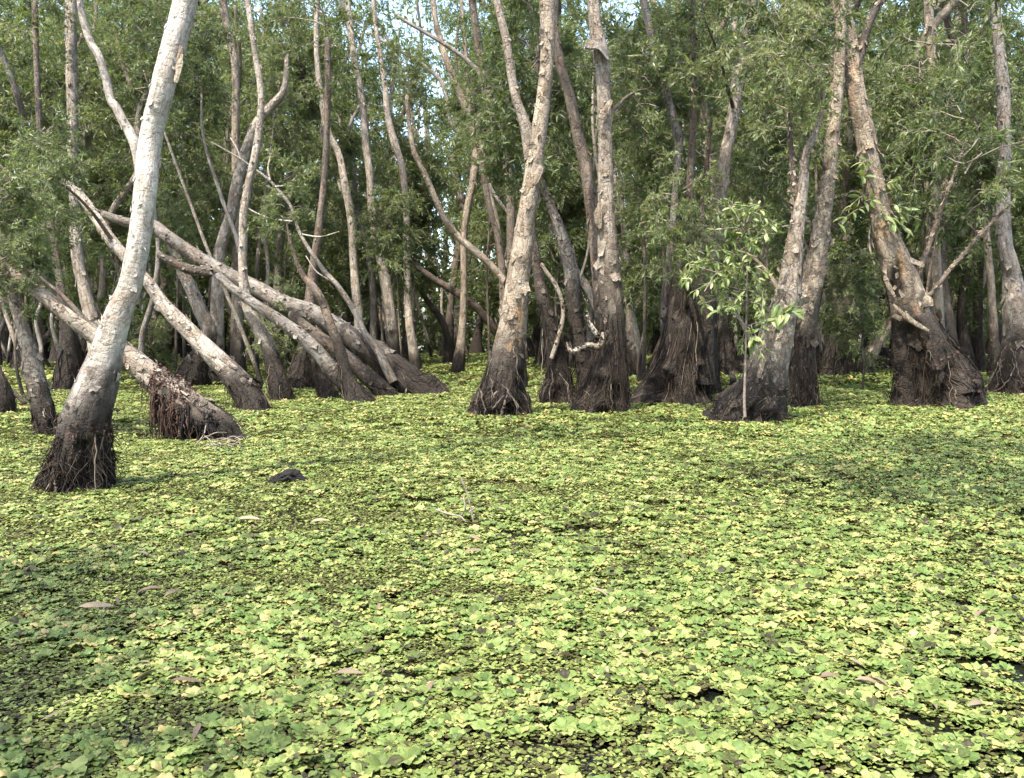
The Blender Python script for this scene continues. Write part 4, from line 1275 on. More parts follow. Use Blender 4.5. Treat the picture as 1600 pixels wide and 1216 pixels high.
# ------------------------------------------------------------------ two unseen trees added so that their crowns shade the plant mat
for k, (tx, ty, ends, lab) in enumerate((
        (6.4, 3.6, [(1.0, 4.7, 5.5, 1.15), (2.7, 6.2, 5.7, 1.25), (3.5, 4.7, 5.2, 1.2), (2.2, 3.5, 5.2, 1.0)], 'added unseen paperbark beyond the right side of the picture, its crowns shading the plants'),
        (-4.6, -0.6, [(-3.2, 0.3, 4.6, 1.0), (-3.9, 1.3, 5.0, 1.05), (-4.4, 0.2, 4.9, 1.0)], 'added unseen paperbark beyond the lower left of the picture, its crowns shading the plants'))):
    rows = [[0, 0, -0.3, .22], [0, 0, 0.3, .17], [-0.1 * np.sign(tx), 0.1, 1.6, .14], [-0.4 * np.sign(tx), 0.2, 3.2, .12], [-0.8 * np.sign(tx), 0.4, 4.6, .10], [-1.2 * np.sign(tx), 0.6, 6.2, .06]]
    g = trunk_geo(np.array(rows), 12, 0.12, 1200 + k)
    root = bpy.data.objects.new('paperbark_tree', None)
    COL.objects.link(root)
    root.location = (tx, ty, 0)
    tag(root, lab, 'tree')
    obj('trunk', make_mesh('trunk', g['verts'], g['faces'], M_BARK, bark_attrs(g['verts'], g['co'], 0.7, TONES['beige'], 1200 + k)), root)
    for i, (ex, ey, ez, s) in enumerate(ends):
        st = g['cen'][int(len(g['cen']) * (0.55 + 0.1 * i))]
        en = np.array([ex - tx, ey - ty, ez])
        bp = np.array([[*st, .05], [*(st * .5 + en * .5 + np.array([0, 0, .25])), .035], [*en, .012]])
        g2 = trunk_geo(bp, 8, 0.12, 1300 + i, lobes=0)
        obj('limb', make_mesh('limb', g2['verts'], g2['faces'], M_BARK, bark_attrs(g2['verts'], g2['co'], 0.05, TONES['beige'], 1300 + i, 3)), root)
        lv, bm = CROWN_FINE[i % 3]
        for nm, me in (('crown', lv), ('branches', bm)):
            o = tag(obj(nm, me, root, en + np.array([0, 0, -0.8])), kind='stuff')
            o.scale = (s, s, s * 0.7)
            o.rotation_euler = (0, 0, i * 2.0)

# ------------------------------------------------------------------ the trees deeper in the forest
PROTO = []
for k in range(12):
    rg = np.random.default_rng(500 + k)
    Ht = rg.uniform(8.5, 12)
    lx, ly = rg.normal(0, 0.9), rg.normal(0, 0.6)
    if k % 4 == 3:
        lx *= 3.2
    bend = rg.normal(0, 0.35, (7, 2))
    r0 = rg.uniform(0.08, 0.15)
    rows = [[0, 0, -0.3, r0 * 2.6], [0, 0, 0.02, r0 * 2.4], [0, 0, 0.45, r0 * 1.6]]
    for i, t in enumerate((0.12, 0.25, 0.4, 0.55, 0.7, 0.85, 1.0)):
        rows.append([lx * t ** 1.3 + bend[i, 0] * min(1, t * 2.5), ly * t ** 1.3 + bend[i, 1] * min(1, t * 2.5), Ht * t, r0 * (1.05 - 0.72 * t)])
    g = trunk_geo(np.array(rows), 10, 0.22, 500 + k, lobes=0.25, lobe_h=0.9)
    tone = ['light', 'tan', 'beige', 'grey', 'light', 'brown'][k % 6]
    tm = make_mesh('trunk', g['verts'], g['faces'], M_BARK, bark_attrs(g['verts'], g['co'], rg.uniform(0.8, 1.8), TONES[tone], 500 + k))
    sk = skirt_geo(g, 60, 500 + k, 1.2, thick=(0.004, 0.012))
    skm = joined('root_skirt', [sk], M_ROOT) if sk is not None else None
    PROTO.append((tm, skm, g['cen']))
rg = np.random.default_rng(901)
spots = []
tries = 0
while len(spots) < 150 and tries < 20000:
    tries += 1
    Y = 21.5 + 28 * rg.random() ** 0.85
    X = rg.uniform(-1, 1) * (0.62 * Y + 1.5)
    px = 800 + F * X / Y
    if (640 < px < 745 and Y < 38) or (330 < px < 780 and Y < 29):          # the open lane of water and the clear trunks
        continue
    if any((X - a) ** 2 + (Y - b) ** 2 < 1.1 ** 2 for a, b in spots):
        continue
    spots.append((X, Y))
for k, (X, Y) in enumerate(spots):
    tm, skm, cen = PROTO[k % 12]
    root = bpy.data.objects.new('paperbark_tree', None)
    COL.objects.link(root)
    root.location = (X, Y, 0)
    root.rotation_euler = (0, 0, rg.uniform(0, 6.28))
    s = rg.uniform(0.85, 1.2) * (1 + 0.5 * smooth(26, 48, Y))
    root.scale = (s, s, s)
    tag(root, 'slender paperbark tree crowded deep in the flooded forest behind the front trees', 'tree', 'slender trees deep in the flooded forest')
    obj('trunk', tm, root)
    if skm and Y < 34:
        tag(obj('root_skirt', skm, root), kind='stuff')
    lv, bm = CROWN_TALL[int(rg.integers(0, 5))]
    zb = rg.uniform(1.6, 3.6)
    i = int(np.argmin(np.abs(cen[:, 2] - zb - 3)))
    off = (cen[i, 0], cen[i, 1], zb)
    tag(obj('crown', lv, root, off), kind='stuff')
    if Y < 36:
        tag(obj('branches', bm, root, off), kind='stuff')
    if True:
        lv3, bm3 = CROWN_TOP[k % 3]
        j3 = int(np.argmin(np.abs(cen[:, 2] - 8.0)))
        o = tag(obj('crown', lv3, root, (cen[j3, 0], cen[j3, 1], rg.uniform(6.4, 9.2))), kind='stuff')
    if k % 2 == 0:
        lv2, bm2 = CROWN_BUSH[int(rg.integers(0, 5))]
        o = tag(obj('crown', lv2, root, (rg.normal(0, .4), rg.normal(0, .4), rg.uniform(0.9, 2.2))), kind='stuff')
        o.scale = (1.1, 1.1, 1.1)

# thin pale stems, many of them leaning, between the deeper trees
STEMS = []
for k in range(8):
    rg2 = np.random.default_rng(640 + k)
    Ht = rg2.uniform(5, 8.5)
    ln_ = rg2.normal(0, 1.0) * (2.2 if k % 3 == 0 else 0.8)
    bd = rg2.normal(0, 0.11, 8)
    r0 = rg2.uniform(0.035, 0.07)
    rows = [[0, 0, -0.2, r0 * 1.5]] + [[ln_ * t + bd[i] * min(1, t * 4), bd[(i + 3) % 8] * .5, Ht * t, r0 * (1.25 - 0.85 * t)] for i, t in enumerate((0.0, 0.15, 0.3, 0.45, 0.6, 0.8, 1.0))]
    rows[1][0] = rows[1][1] = 0
    g = trunk_geo(np.array(rows), 7, 0.2, 640 + k, lobes=0.1)
    STEMS.append((make_mesh('trunk', g['verts'], g['faces'], M_BARK, bark_attrs(g['verts'], g['co'], 0.5, TONES[['light', 'pale', 'grey'][k % 3]], 640 + k)), g['cen'][-1]))
for k in range(75):
    Y = rg.uniform(19, 40)
    X = rg.uniform(-1, 1) * (0.6 * Y)
    px = 800 + F * X / Y
    if (650 < px < 740 and Y < 34) or (500 < px < 780 and Y < 36):
        continue
    root = bpy.data.objects.new('thin_tree', None)
    COL.objects.link(root)
    root.location = (X, Y, 0)
    root.rotation_euler = (0, 0, rg.uniform(-0.9, 0.9) + (math.pi if k % 2 else 0))
    tag(root, 'thin pale paperbark stem standing or leaning between the deeper trees', 'tree', 'thin pale stems between the deeper trees')
    tm, en = STEMS[k % 8]
    obj('trunk', tm, root)
    lv, bm = CROWN_FINE[k % 3]
    for nm, me in (('crown', lv), ('branches', bm)):
        o = tag(obj(nm, me, root, en + np.array([0, 0, -0.6])), kind='stuff')
        o.scale = (0.8, 0.8, 0.8)

# ------------------------------------------------------------------ far-off forest: one mass
rg = np.random.default_rng(42)
n = 170000
Yf = rg.uniform(50, 80, n)
Xf = rg.uniform(-1, 1, n) * (0.68 * Yf + 4)
Zf = rg.beta(1.05, 1.25, n) * 26
keep = fbm(np.stack([Xf * 0.35, Yf * 0.35, Zf * 0.35], 1), 3, 3) > 0.37 + 0.15 * (Zf / 26)
Xf, Yf, Zf = Xf[keep], Yf[keep], Zf[keep]
nl_ = 60000
Xf = np.concatenate([Xf, rg.uniform(-1, 1, nl_) * 44])
Yf = np.concatenate([Yf, rg.uniform(49, 66, nl_)])
Zf = np.concatenate([Zf, rg.beta(1.0, 1.3, nl_) * 5.5])
n = len(Xf)
v, q, s = leaf_faces(np.stack([Xf, Yf, Zf], 1), unit(rg.normal(0, 1, (n, 3)) + np.array([0, 0, -0.2])), unit(rg.normal(0, 0.8, (n, 3)) + np.array([0, 0, 0.7])),
                     rg.uniform(0.3, 0.6, n), rg.uniform(0.10, 0.22, n), np.clip(rg.normal(0.45, 0.2, n), 0, 1))
far = obj('far_forest', make_mesh('far_forest', v, q, M_LEAF, {'v': ('FLOAT', s)}, shade=False))
tag(far, 'far-off swamp forest closing the view between the trunks', 'forest', kind='stuff')
nt = 170
Yt = rg.uniform(50, 78, nt)
Xt = rg.uniform(-1, 1, nt) * (0.66 * Yt + 3)
K = 6
t = np.linspace(0, 1, K)
pt = np.stack([Xt, Yt, np.full(nt, -0.2)], 1)[:, None] + np.stack([rg.normal(0, 0.9, (nt, 1)) * t[None] ** 1.3 + rg.normal(0, 0.15, (nt, K)), rg.normal(0, 0.3, (nt, K)), np.repeat(t[None] * 18, nt, 0)], -1)
v, q = tubes(pt, rg.uniform(0.10, 0.2, nt)[:, None] * np.linspace(1.4, 0.4, K)[None], 6)
ft = obj('far_trunks', make_mesh('far_trunks', v, q, M_PALE))
tag(ft, 'mass of thin trunks in the far-off swamp forest', 'forest', kind='stuff')


# ------------------------------------------------------------------ floating plants
def lettuce_leaf(rg, L, W, az, el, v, nu=6, nv=7):
    u = np.linspace(0, 1, nu)
    w = np.linspace(-1, 1, nv)
    U, Wv = np.meshgrid(u, w, indexing='ij')
    prof = W * 1.12 * (0.16 + 0.84 * np.sin(np.clip(U, 0, 1) ** 1.1 * np.pi * 0.70))
    ln = L * U * (1 - 0.30 * Wv ** 2 * U) * (1 - 0.025 * np.cos(Wv * 6 + rg.uniform(0, 6)) * U)
    x = ln
    y = Wv * prof * 0.5 * (1 - 0.12 * U)
    ruf = 0.085 * L * np.sin(Wv * rg.uniform(4, 8) + rg.uniform(0, 6)) * U ** 1.5
    z = ln * math.tan(el) - 0.55 * L * math.tan(el) * U ** 2.2 + ruf + 0.10 * L * (Wv ** 2) * U
    ca, sa = math.cos(az), math.sin(az)
    p = np.stack([x * ca - y * sa, x * sa + y * ca, z + 0.006], -1).reshape(-1, 3)
    i = np.arange(nu - 1)[:, None]
    j = np.arange(nv - 1)[None]
    q = np.stack([i * nv + j, (i + 1) * nv + j, (i + 1) * nv + j + 1, i * nv + j + 1], -1).reshape(-1, 4)
    vv = v + 0.12 * (U - 0.5) + 0.05 * np.cos(Wv * 11) * (1 - 0.5 * U) + rg.normal(0, 0.02, U.shape)
    return p, q, vv.reshape(-1)


def rosette(seed, n, size, base_v, nu=7, nv=9, mat=None):
    rg = np.random.default_rng(seed)
    V, Q, S, o = [], [], [], 0
    for k in range(n):
        inner = k / n
        L = size * rg.uniform(0.75, 1.1) * (1 - 0.45 * inner)
        el = math.radians(10 + 46 * inner + rg.uniform(-6, 14))
        vv = base_v + rg.normal(0, 0.09) + (0.12 if inner > 0.6 else 0)
        if rg.random() < 0.09:
            vv = rg.uniform(0.88, 1.1)
        elif rg.random() < 0.12:
            vv = rg.uniform(0.0, 0.2)
        p, q, s = lettuce_leaf(rg, L, L * rg.uniform(0.85, 1.2), k * 2.4 + rg.normal(0, 0.25), el, vv, nu, nv)
        V.append(p); Q.append(q + o); S.append(s); o += len(p)
    return make_mesh('water_lettuce', np.concatenate(V), np.concatenate(Q), mat or M_LETTUCE, {'v': ('FLOAT', np.concatenate(S))})


def fern(seed, n, R):
    rg = np.random.default_rng(seed)
    a = rg.uniform(0, 6.28, n)
    r = R * np.sqrt(rg.random(n))
    b = np.stack([np.cos(a) * r, np.sin(a) * r, rg.uniform(0.003, 0.016, n)], 1)
    az = rg.uniform(0, 6.28, n)
    el = rg.uniform(-0.1, 0.55, n)
    d = np.stack([np.cos(az) * np.cos(el), np.sin(az) * np.cos(el), np.sin(el)], 1)
    L = rg.uniform(0.010, 0.019, n)
    W = L * 0.8
    s_ = unit(np.cross(np.array([0, 0, 1.0]), d))
    up = np.cross(d, s_)
    rows = [(0, 0.25), (0.3, 0.95), (0.7, 1.0), (1.0, 0.4)]
    vs = []
    for t, w in rows:
        c = b + d * (L * t)[:, None]
        vs += [c + s_ * (W * w * .5)[:, None] + up * 0.003, c - s_ * (W * w * .5)[:, None] + up * 0.003]
    vs = np.stack(vs, 1).reshape(-1, 3)
    f = np.array([[2 * k, 2 * k + 1, 2 * k + 3, 2 * k + 2] for k in range(3)])
    q = (np.arange(n)[:, None, None] * 8 + f[None]).reshape(-1, 4)
    v = np.repeat(np.clip(rg.normal(0.5, 0.22, n), 0, 1), 8)
    return make_mesh('floating_fern', vs, q, M_FERN, {'v': ('FLOAT', v)})


ROS = [rosette(700 + k, 6 + k % 4, 0.038 + 0.004 * (k % 3), 0.50 + 0.07 * (k % 4 - 1), mat=(M_LETTUCE if k < 8 else M_SHADE_GREEN)) for k in range(14)]
FERN = [fern(760 + k, 40, 0.065) for k in range(6)]
rg = np.random.default_rng(31)


def field(spacing, y0, y1, jitter=0.5, mx=1.2):
    ys = np.arange(y0, y1, spacing)
    out = []
    for y in ys:
        hw = 0.572 * max(y, 0) * mx + 3.4
        xs = np.arange(-hw, hw, spacing)
        out.append(np.stack([xs, np.full(len(xs), y)], 1))
    p = np.concatenate(out)
    return p + rg.uniform(-jitter, jitter, p.shape) * spacing


def gaps(p):
    """0..1: how open the water is"""
    q = np.concatenate([p, np.zeros((len(p), 1))], 1)
    a = fbm(q * np.array([7.5, 12.0, 1]), 91, 4)
    b = fbm(q * 0.8, 92, 2)
    right = smooth(0.15, 0.9, p[:, 0] / np.maximum(p[:, 1], 1)) * (1 - smooth(3.0, 5.5, p[:, 1]))
    return a * 0.75 + b * 0.25 + 0.16 * right


def lettuce_share(p):
    q = np.concatenate([p, np.zeros((len(p), 1))], 1)
    a = fbm(q * np.array([1.6, 2.6, 1]), 95, 4)
    side = np.clip(p[:, 0] / np.maximum(p[:, 1], 1) * 0.35, -0.11, 0.2)
    return a + side


hole = np.array([(917 - 800) / F * ground_Y(830), ground_Y(830)])
sets = []   # pos, scale, kind(0 lettuce / 1 fern)
for (sp_, y0, y1, sc_) in ((0.041, -0.4, 5.2, 1.0), (0.058, 5.2, 10.0, 1.2), (0.10, 10.0, 20.0, 1.9), (0.24, 20.0, 56.0, 4.0)):
    p = field(sp_, y0, y1)
    gp = gaps(p)
    ls = lettuce_share(p)
    keep = (gp < 0.612 + rg.normal(0, 0.03, len(p))) & (ls > 0.375 + rg.normal(0, 0.06, len(p))) & (rg.random(len(p)) < 0.94)
    keep &= np.hypot(p[:, 0] - hole[0], p[:, 1] - hole[1]) > 0.16
    pl = p[keep]
    sets.append((pl, sc_ * rg.uniform(0.55, 1.35, len(pl)) ** 1.2, 0))
for (sp_, y0, y1, sc_) in ((0.055, -0.4, 5.2, 1.0), (0.072, 5.2, 10.0, 1.3), (0.12, 10.0, 20.0, 2.0), (0.28, 20.0, 56.0, 4.2)):
    p = field(sp_, y0, y1)
    gp = gaps(p)
    keep = (gp < 0.612 + rg.normal(0, 0.03, len(p))) & (rg.random(len(p)) < 0.93)
    keep &= np.hypot(p[:, 0] - hole[0], p[:, 1] - hole[1]) > 0.13
    pf = p[keep]
    sets.append((pf, sc_ * rg.uniform(0.75, 1.25, len(pf)), 1))

lp = np.concatenate([a for a, b, c in sets if c == 0])
lsz = np.concatenate([b for a, b, c in sets if c == 0])
fp = np.concatenate([a for a, b, c in sets if c == 1])
fsz = np.concatenate([b for a, b, c in sets if c == 1])
# the 300 rosettes that show largest are things of their own
ly_ = np.maximum(lp[:, 1], 0.3)
px = 800 + F * lp[:, 0] / ly_
py = 520 + F * CAMH / ly_
vis = (px > 10) & (px < 1590) & (py < 1205)
order = np.argsort(np.where(vis & (lp[:, 1] > 1), lp[:, 1] / lsz, 1e9))[:300]
mask = np.zeros(len(lp), bool)
mask[order] = True
rr = np.random.default_rng(8)
proto_ros = []
LETT_LEAF = []
for k in range(9):
    el = math.radians((14, 26, 44)[k // 3])
    p_, q_, s_ = lettuce_leaf(np.random.default_rng(60 + k), 0.040, 0.042 * (0.95 + 0.1 * (k % 3)), 0, el, 0.5 + 0.09 * (k % 3), 7, 9)
    LETT_LEAF.append(make_mesh('leaf', p_, q_, M_SHADE_GREEN if k % 3 == 1 else M_LETTUCE, {'v': ('FLOAT', s_)}))
LL = 'pale green water lettuce rosette floating in the very front of the plant mat'
for c_, m_ in enumerate(order):
    loc = (lp[m_, 0], lp[m_, 1], 0.004 + rr.uniform(0, 0.012))
    s = lsz[m_]
    if c_ < 110:
        o = bpy.data.objects.new('water_lettuce', None)
        COL.objects.link(o)
        nlv = int(rr.integers(6, 9))
        for k in range(nlv):
            inner = k / nlv
            lf = bpy.data.objects.new('leaf', LETT_LEAF[min(2, int(inner * 3)) * 3 + int(rr.integers(0, 3))])
            COL.objects.link(lf)
            lf.parent = o
            lf.rotation_euler = (0, 0, k * 2.4 + rr.normal(0, 0.2))
            ks = (1.05 - 0.42 * inner) * rr.uniform(0.85, 1.1)
            lf.scale = (ks, ks, ks)
    else:
        o = obj('water_lettuce', ROS[c_ % len(ROS)])
        if len(proto_ros) < len(ROS):
            proto_ros.append(o)
    o.location = loc
    o.rotation_euler = (rr.normal(0, 0.10), rr.normal(0, 0.10), rr.uniform(0, 6.28))
    o.scale = (s, s, s)
    tag(o, LL, 'water lettuce', 'water lettuce rosettes in the front of the mat')
lp, lsz = lp[~mask], lsz[~mask]
# a few fern clumps as things of their own
fpx = 800 + F * fp[:, 0] / np.maximum(fp[:, 1], 0.3)
visf = (fpx > 20) & (fpx < 900) & (fp[:, 1] > 2.6)
of = np.argsort(np.where(visf, fp[:, 1], 1e9))[:48]
fmask = np.zeros(len(fp), bool)
fmask[of] = True
proto_fern = []
for c_, m_ in enumerate(of):
    o = obj('floating_fern', FERN[c_ % len(FERN)], None, (fp[m_, 0], fp[m_, 1], 0.002))
    o.rotation_euler = (0, 0, rr.uniform(0, 6.28))
    o.scale = (fsz[m_],) * 3
    tag(o, 'olive clump of small floating ferns lying low between the front rosettes', 'floating fern', 'floating fern clumps in the front of the mat')
    if len(proto_fern) < len(FERN):
        proto_fern.append(o)
fp, fsz = fp[~fmask], fsz[~fmask]


def scatter(name, label, pts, scl, protos, zr, tiltsd):
    r_ = np.random.default_rng(len(pts))
    n = len(pts)
    me = bpy.data.meshes.new(name)
    me.vertices.add(n)
    co = np.concatenate([pts, r_.uniform(*zr, n)[:, None]], 1).astype(np.float32)
    me.vertices.foreach_set('co', co.ravel())
    a = me.attributes.new('rot', 'FLOAT_VECTOR', 'POINT')
    a.data.foreach_set('vector', np.stack([r_.normal(0, tiltsd, n), r_.normal(0, tiltsd, n), r_.uniform(0, 6.28, n)], 1).astype(np.float32).ravel())
    a = me.attributes.new('scl', 'FLOAT', 'POINT')
    a.data.foreach_set('value', scl.astype(np.float32))
    a = me.attributes.new('var', 'INT', 'POINT')
    var = r_.integers(0, len(protos), n)
    if len(protos) == 14:           # greener leaf colour put more to the right in place of shade, and in drifts
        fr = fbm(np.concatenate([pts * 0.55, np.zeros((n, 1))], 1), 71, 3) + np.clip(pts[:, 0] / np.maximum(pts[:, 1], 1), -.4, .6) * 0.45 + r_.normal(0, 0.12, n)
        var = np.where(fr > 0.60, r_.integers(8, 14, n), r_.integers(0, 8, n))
    a.data.foreach_set('value', var.astype(np.int32))
    me.materials.append(protos[0].data.materials[0])
    o = obj(name, me)
    tag(o, label, 'floating plants', kind='stuff')
    ng = bpy.data.node_groups.new(name, 'GeometryNodeTree')
    ng.interface.new_socket('Geometry', in_out='INPUT', socket_type='NodeSocketGeometry')
    ng.interface.new_socket('Geometry', in_out='OUTPUT', socket_type='NodeSocketGeometry')
    N = ng.nodes
    gi, go = N.new('NodeGroupInput'), N.new('NodeGroupOutput')
    ip = N.new('GeometryNodeInstanceOnPoints')
    jn = N.new('GeometryNodeJoinGeometry')
    for pr in reversed(protos):
        oi = N.new('GeometryNodeObjectInfo')
        oi.transform_space = 'ORIGINAL'
        oi.inputs['Object'].default_value = pr
        g2 = N.new('GeometryNodeGeometryToInstance')
        ng.links.new(oi.outputs['Geometry'], g2.inputs[0])
        ng.links.new(g2.outputs[0], jn.inputs[0])

    def named(nm, typ):
        x = N.new('GeometryNodeInputNamedAttribute')
        x.data_type = typ
        x.inputs['Name'].default_value = nm
        return x.outputs['Attribute']
    e2r = N.new('FunctionNodeEulerToRotation')
    ng.links.new(named('rot', 'FLOAT_VECTOR'), e2r.inputs[0])
    ng.links.new(gi.outputs[0], ip.inputs['Points'])
    ng.links.new(jn.outputs[0], ip.inputs['Instance'])
    ip.inputs['Pick Instance'].default_value = True
    ng.links.new(named('var', 'INT'), ip.inputs['Instance Index'])
    ng.links.new(e2r.outputs[0], ip.inputs['Rotation'])
    ng.links.new(named('scl', 'FLOAT'), ip.inputs['Scale'])
    ng.links.new(ip.outputs[0], go.inputs[0])
    md = o.modifiers.new('scatter', 'NODES')
    md.node_group = ng
    return o


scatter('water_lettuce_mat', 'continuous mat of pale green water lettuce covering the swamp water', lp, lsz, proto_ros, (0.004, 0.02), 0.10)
scatter('floating_fern_mat', 'olive and brown mat of small floating ferns between the water lettuce', fp, fsz, proto_fern, (0.001, 0.007), 0.03)

# ------------------------------------------------------------------ dry leaves lying on the plants
DRYV = []
for k in range(6):
    rg = np.random.default_rng(820 + k)
    v, q, s = leaf_faces(np.array([[-0.5, 0, 0.0]]), np.array([[1.0, 0, 0.0]]), np.array([[0, 0, 1.0]]), np.array([1.0]), np.array([0.20 + 0.03 * (k % 3)]), np.array([0.25 + 0.12 * k]), True)
    v = np.array(v)
    v[:, 2] += 0.22 * (v[:, 0]) ** 2 * (1 if k % 2 else -0.6) + 0.3 * np.abs(v[:, 1]) * (k % 3)
    v[:, 1] += 0.12 * v[:, 0] ** 2 * (1 if k % 3 else -1)
    DRYV.append(make_mesh('fallen_leaf', v, q, M_DRY, {'v': ('FLOAT', s)}))


def dry_leaf(px, py, lpx, ang, k, label, group='dry leaves lying on the floating plants', z=0.05):
    Y = ground_Y(py)
    o = obj('fallen_leaf', DRYV[k % 6], None, ((px - 800) / F * Y, Y, z))
    L = lpx * Y / F
    o.scale = (L, L, L)
    rgk = np.random.default_rng(int(k * 31 + px))
    o.rotation_euler = (rgk.normal(0, 0.25) + 0.25, rgk.normal(0, 0.18), ang)
    tag(o, label, 'leaf', group)


NAMED = [(228, 938, 46, .35, 4, 'long pinkish brown dry leaf crossing beside a grey one on the mat'), (262, 943, 34, 1.0, 2, 'greyish dry leaf standing tilted beside the long pinkish one'),
         (281, 1086, 52, .5, 3, 'broad pinkish dry leaf lying over a dark gap at lower left'), (463, 1054, 30, 1.4, 5, 'upright curled dry leaf catching light at lower centre left'),
         (140, 964, 54, .1, 3, 'pale arched dry leaf left of the crossed pair'), (173, 957, 22, -1.0, 1, 'small reddish dry leaf beside the pale arched one'),
         (41, 904, 26, -.3, 1, 'short reddish dry leaf near the left picture edge'), (540, 1075, 46, .15, 5, 'flat pale pinkish dry leaf in the lower middle'),
         (941, 943, 38, -.2, 4, 'folded pinkish dry leaf in the middle of the water lettuce'), (385, 825, 38, -.1, 5, 'pale curved dry leaf below the black rotten log piece'),
         (496, 828, 32, -.15, 5, 'pale dry leaf right of the rotten log piece'), (1105, 822, 34, -.2, 4, 'tan dry leaf among greener plants right of centre'),
         (1327, 708, 18, 1.3, 2, 'brown dry leaf standing on end before the twisted tree'), (1362, 637, 26, 1.7, 4, 'long tan dry leaf stuck upright near the twisted tree'),
         (265, 1071, 30, .6, 2, 'dull grey pink dry leaf touching the broad pinkish one'), (168, 868, 24, .1, 3, 'small tan dry leaf far left in the mat'), (218, 880, 26, -.2, 4, 'pinkish dry leaf on olive ferns at left'),
         (849, 826, 22, .9, 3, 'short pale dry leaf beside the black water hole')]
for k, (x, y, l, a, c_, lab) in enumerate(NAMED):
    dry_leaf(x, y, l, a, c_ + 6 * k, lab)
rg = np.random.default_rng(64)
for k in range(230):
    Y = 2.6 + 12 * rg.random() ** 1.05
    py = 520 + F * CAMH / Y
    px = rg.uniform(10, 1590)
    dry_leaf(px, py, F / Y * rg.uniform(0.04, 0.115), rg.uniform(0, 6.28), int(rg.integers(0, 600)), 'small dry brown leaf scattered on the floating plants', z=0.035)

# ------------------------------------------------------------------ rotten log piece, sticks
Yl = ground_Y(756)
n, m = 12, 10
rows = []
for i in range(n):
    t = i / (n - 1)
    x = -0.21 + 0.40 * t
    h = 0.02 + 0.105 * min(1, t / 0.62) ** 1.3 * (1 if t < 0.85 else 0.8)
    rows.append([x, 0.05 * math.sin(3 * t), h * 0.42 - 0.02, h * 0.85])
g = trunk_geo(np.array(rows), 20, 0.012, 66, rough=0.42, lobes=0.25)
g['verts'] = g['verts'] + unit(np.concatenate([g['nrm'].reshape(-1, 3), [[1.0, 0, 0]]])) * ((fbm(g['verts'] * np.array([14, 30, 30]), 5, 3) - 0.5) * 0.075 + np.floor(fbm(g['verts'] * np.array([9, 40, 40]), 6, 2) * 5)[:] * 0.012)[:, None]
rs = np.random.default_rng(3)
ns_ = 46
t_ = np.linspace(0, 1, 7)
x0_ = rs.uniform(-0.24, -0.02, ns_)
x1_ = x0_ + rs.uniform(0.10, 0.28, ns_)
x1_ = np.minimum(x1_, 0.20)
yy_ = rs.normal(0, 0.05, ns_)
top_ = lambda x: 0.02 + 0.11 * np.clip((x + 0.2) / 0.30, 0, 1) ** 1.2 * np.where(x > 0.12, 0.75, 1.0)
dep_ = rs.uniform(0.35, 1.15, ns_)
sp_ = np.stack([x0_[:, None] + (x1_ - x0_)[:, None] * t_, yy_[:, None] + rs.normal(0, 0.006, (ns_, 7)), dep_[:, None] * top_(x0_[:, None] + (x1_ - x0_)[:, None] * t_) + rs.normal(0, 0.005, (ns_, 7)) - 0.012], -1)
v_, q_ = tubes(sp_, rs.uniform(0.008, 0.022, ns_)[:, None] * np.array([0.3, 0.8, 1.0, 1.1, 1.0, 0.8, 0.25])[None], 5)
core = g['verts'] * np.array([0.9, 0.8, 0.78])
log = obj('rotten_log', make_mesh('rotten_log', np.concatenate([core, v_]), [np.concatenate([g['faces'][0], q_ + len(core)]), g['faces'][1]], M_ROT, shade=False), None, ((437 - 800) / F * Yl, Yl, 0))
log.scale = (0.82, 0.82, 0.72)
tag(log, 'black rotten log piece poking out of the floating plants', 'log')
kn = trunk_geo(np.array([[0.06, -.02, 0.03, .05], [0.075, -.03, 0.09, .04], [0.10, -.03, 0.125, .022], [0.115, -.03, .14, .008]]), 12, 0.01, 67, rough=0.45, lobes=0.2)
obj('knot', make_mesh('knot', kn['verts'], kn['faces'], M_ROT), log)
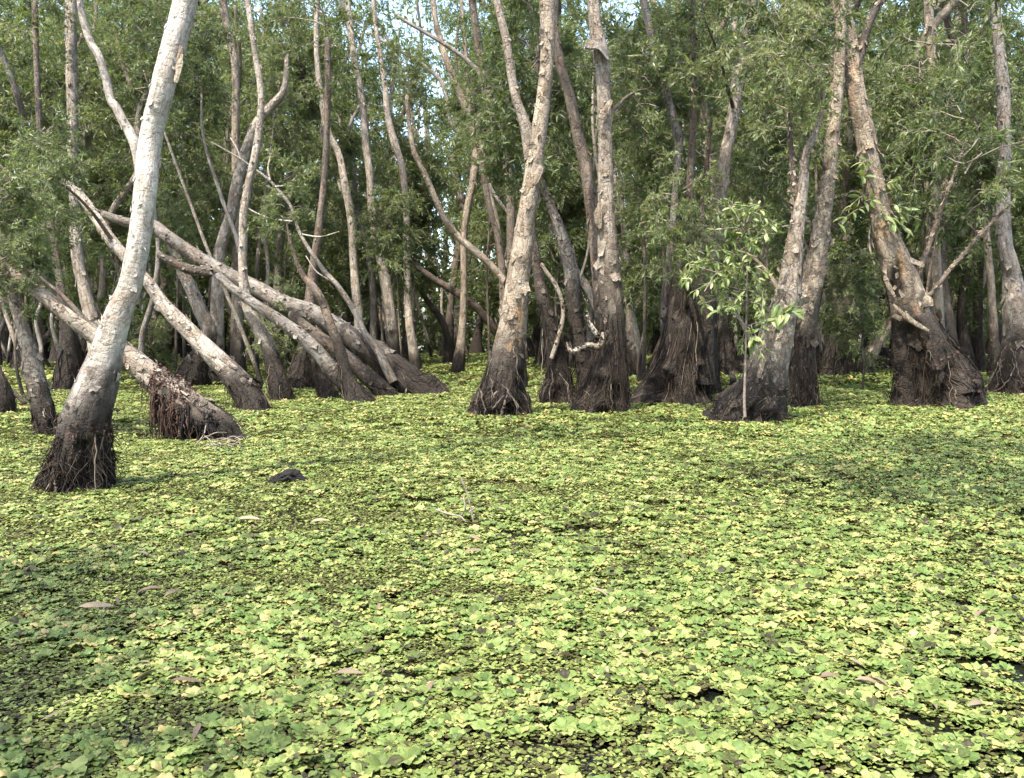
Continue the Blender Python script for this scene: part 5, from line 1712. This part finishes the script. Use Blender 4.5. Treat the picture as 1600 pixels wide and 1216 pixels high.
for k, (x0, z0) in enumerate(((-0.12, .05), (0.13, .06))):
    pt = np.array([[[x0, -.03, z0], [x0 - .06, -.05, z0 * .6], [x0 - .14, -.05, 0.02]]])
    v, q = tubes(pt, np.array([[.012, .009, .004]]), 6)
    obj('splinter', make_mesh('splinter', v, q, M_ROT), log)


def stick_thing(name, label, Y, lines, mat=M_PALE, cat='twig'):
    o0 = P(lines[0][0][0], lines[0][0][1], Y)
    o0[2] = 0
    root = bpy.data.objects.new(name, None)
    COL.objects.link(root)
    root.location = o0
    tag(root, label, cat)
    for ln in lines:
        pts = np.array([[*(P(x, y, Y + dy) - o0), r] for x, y, dy, r in ln])
        c = resample(pts, 0.03)
        v, q = tubes(c[None, :, :3], c[None, :, 3], 6)
        obj('stick', make_mesh('stick', v, q, mat), root)


Yk = ground_Y(818)
stick_thing('dry_twig', 'forked pale dry twig sticking up out of the open plant mat', Yk, [
    [(741, 824, 0, .007), (737, 800, 0, .006), (731, 775, 0, .005), (720, 746, 0, .003)], [(728, 816, -.05, .005), (719, 807, -.03, .005), (700, 803, -.02, .004), (681, 796, 0, .003)],
    [(719, 807, 0, .004), (727, 797, 0, .003), (724, 776, .02, .002)], [(733, 800, 0, .003), (742, 794, 0, .002)]])
Yw = ground_Y(700)
ln = []
rg = np.random.default_rng(12)
ln.append([(304, 698, 0, .007), (318, 680, -.02, .006), (322, 664, 0, .004)])
ln.append([(318, 680, 0, .006), (328, 688, -.05, .005), (333, 697, -.08, .004)])
for k in range(16):
    x0, y0 = rg.uniform(310, 370), rg.uniform(684, 700)
    a = rg.uniform(-0.5, 0.35)
    L = rg.uniform(18, 42)
    ln.append([(x0, y0, rg.uniform(-.2, .1), .005), (x0 + L * .5 * math.cos(a), y0 + L * .5 * math.sin(a) * .5 - 4, rg.uniform(-.2, .1), .004), (x0 + L * math.cos(a), y0 + L * math.sin(a) * .5, rg.uniform(-.2, .1), .0025)])
ln = [[(x, y, d, r * 1.25) for x, y, d, r in q_] for q_ in ln]
stick_thing('twig_pile', 'tangle of bleached white twigs at the foot of the sagging trunk', Yw, ln, cat='twigs')
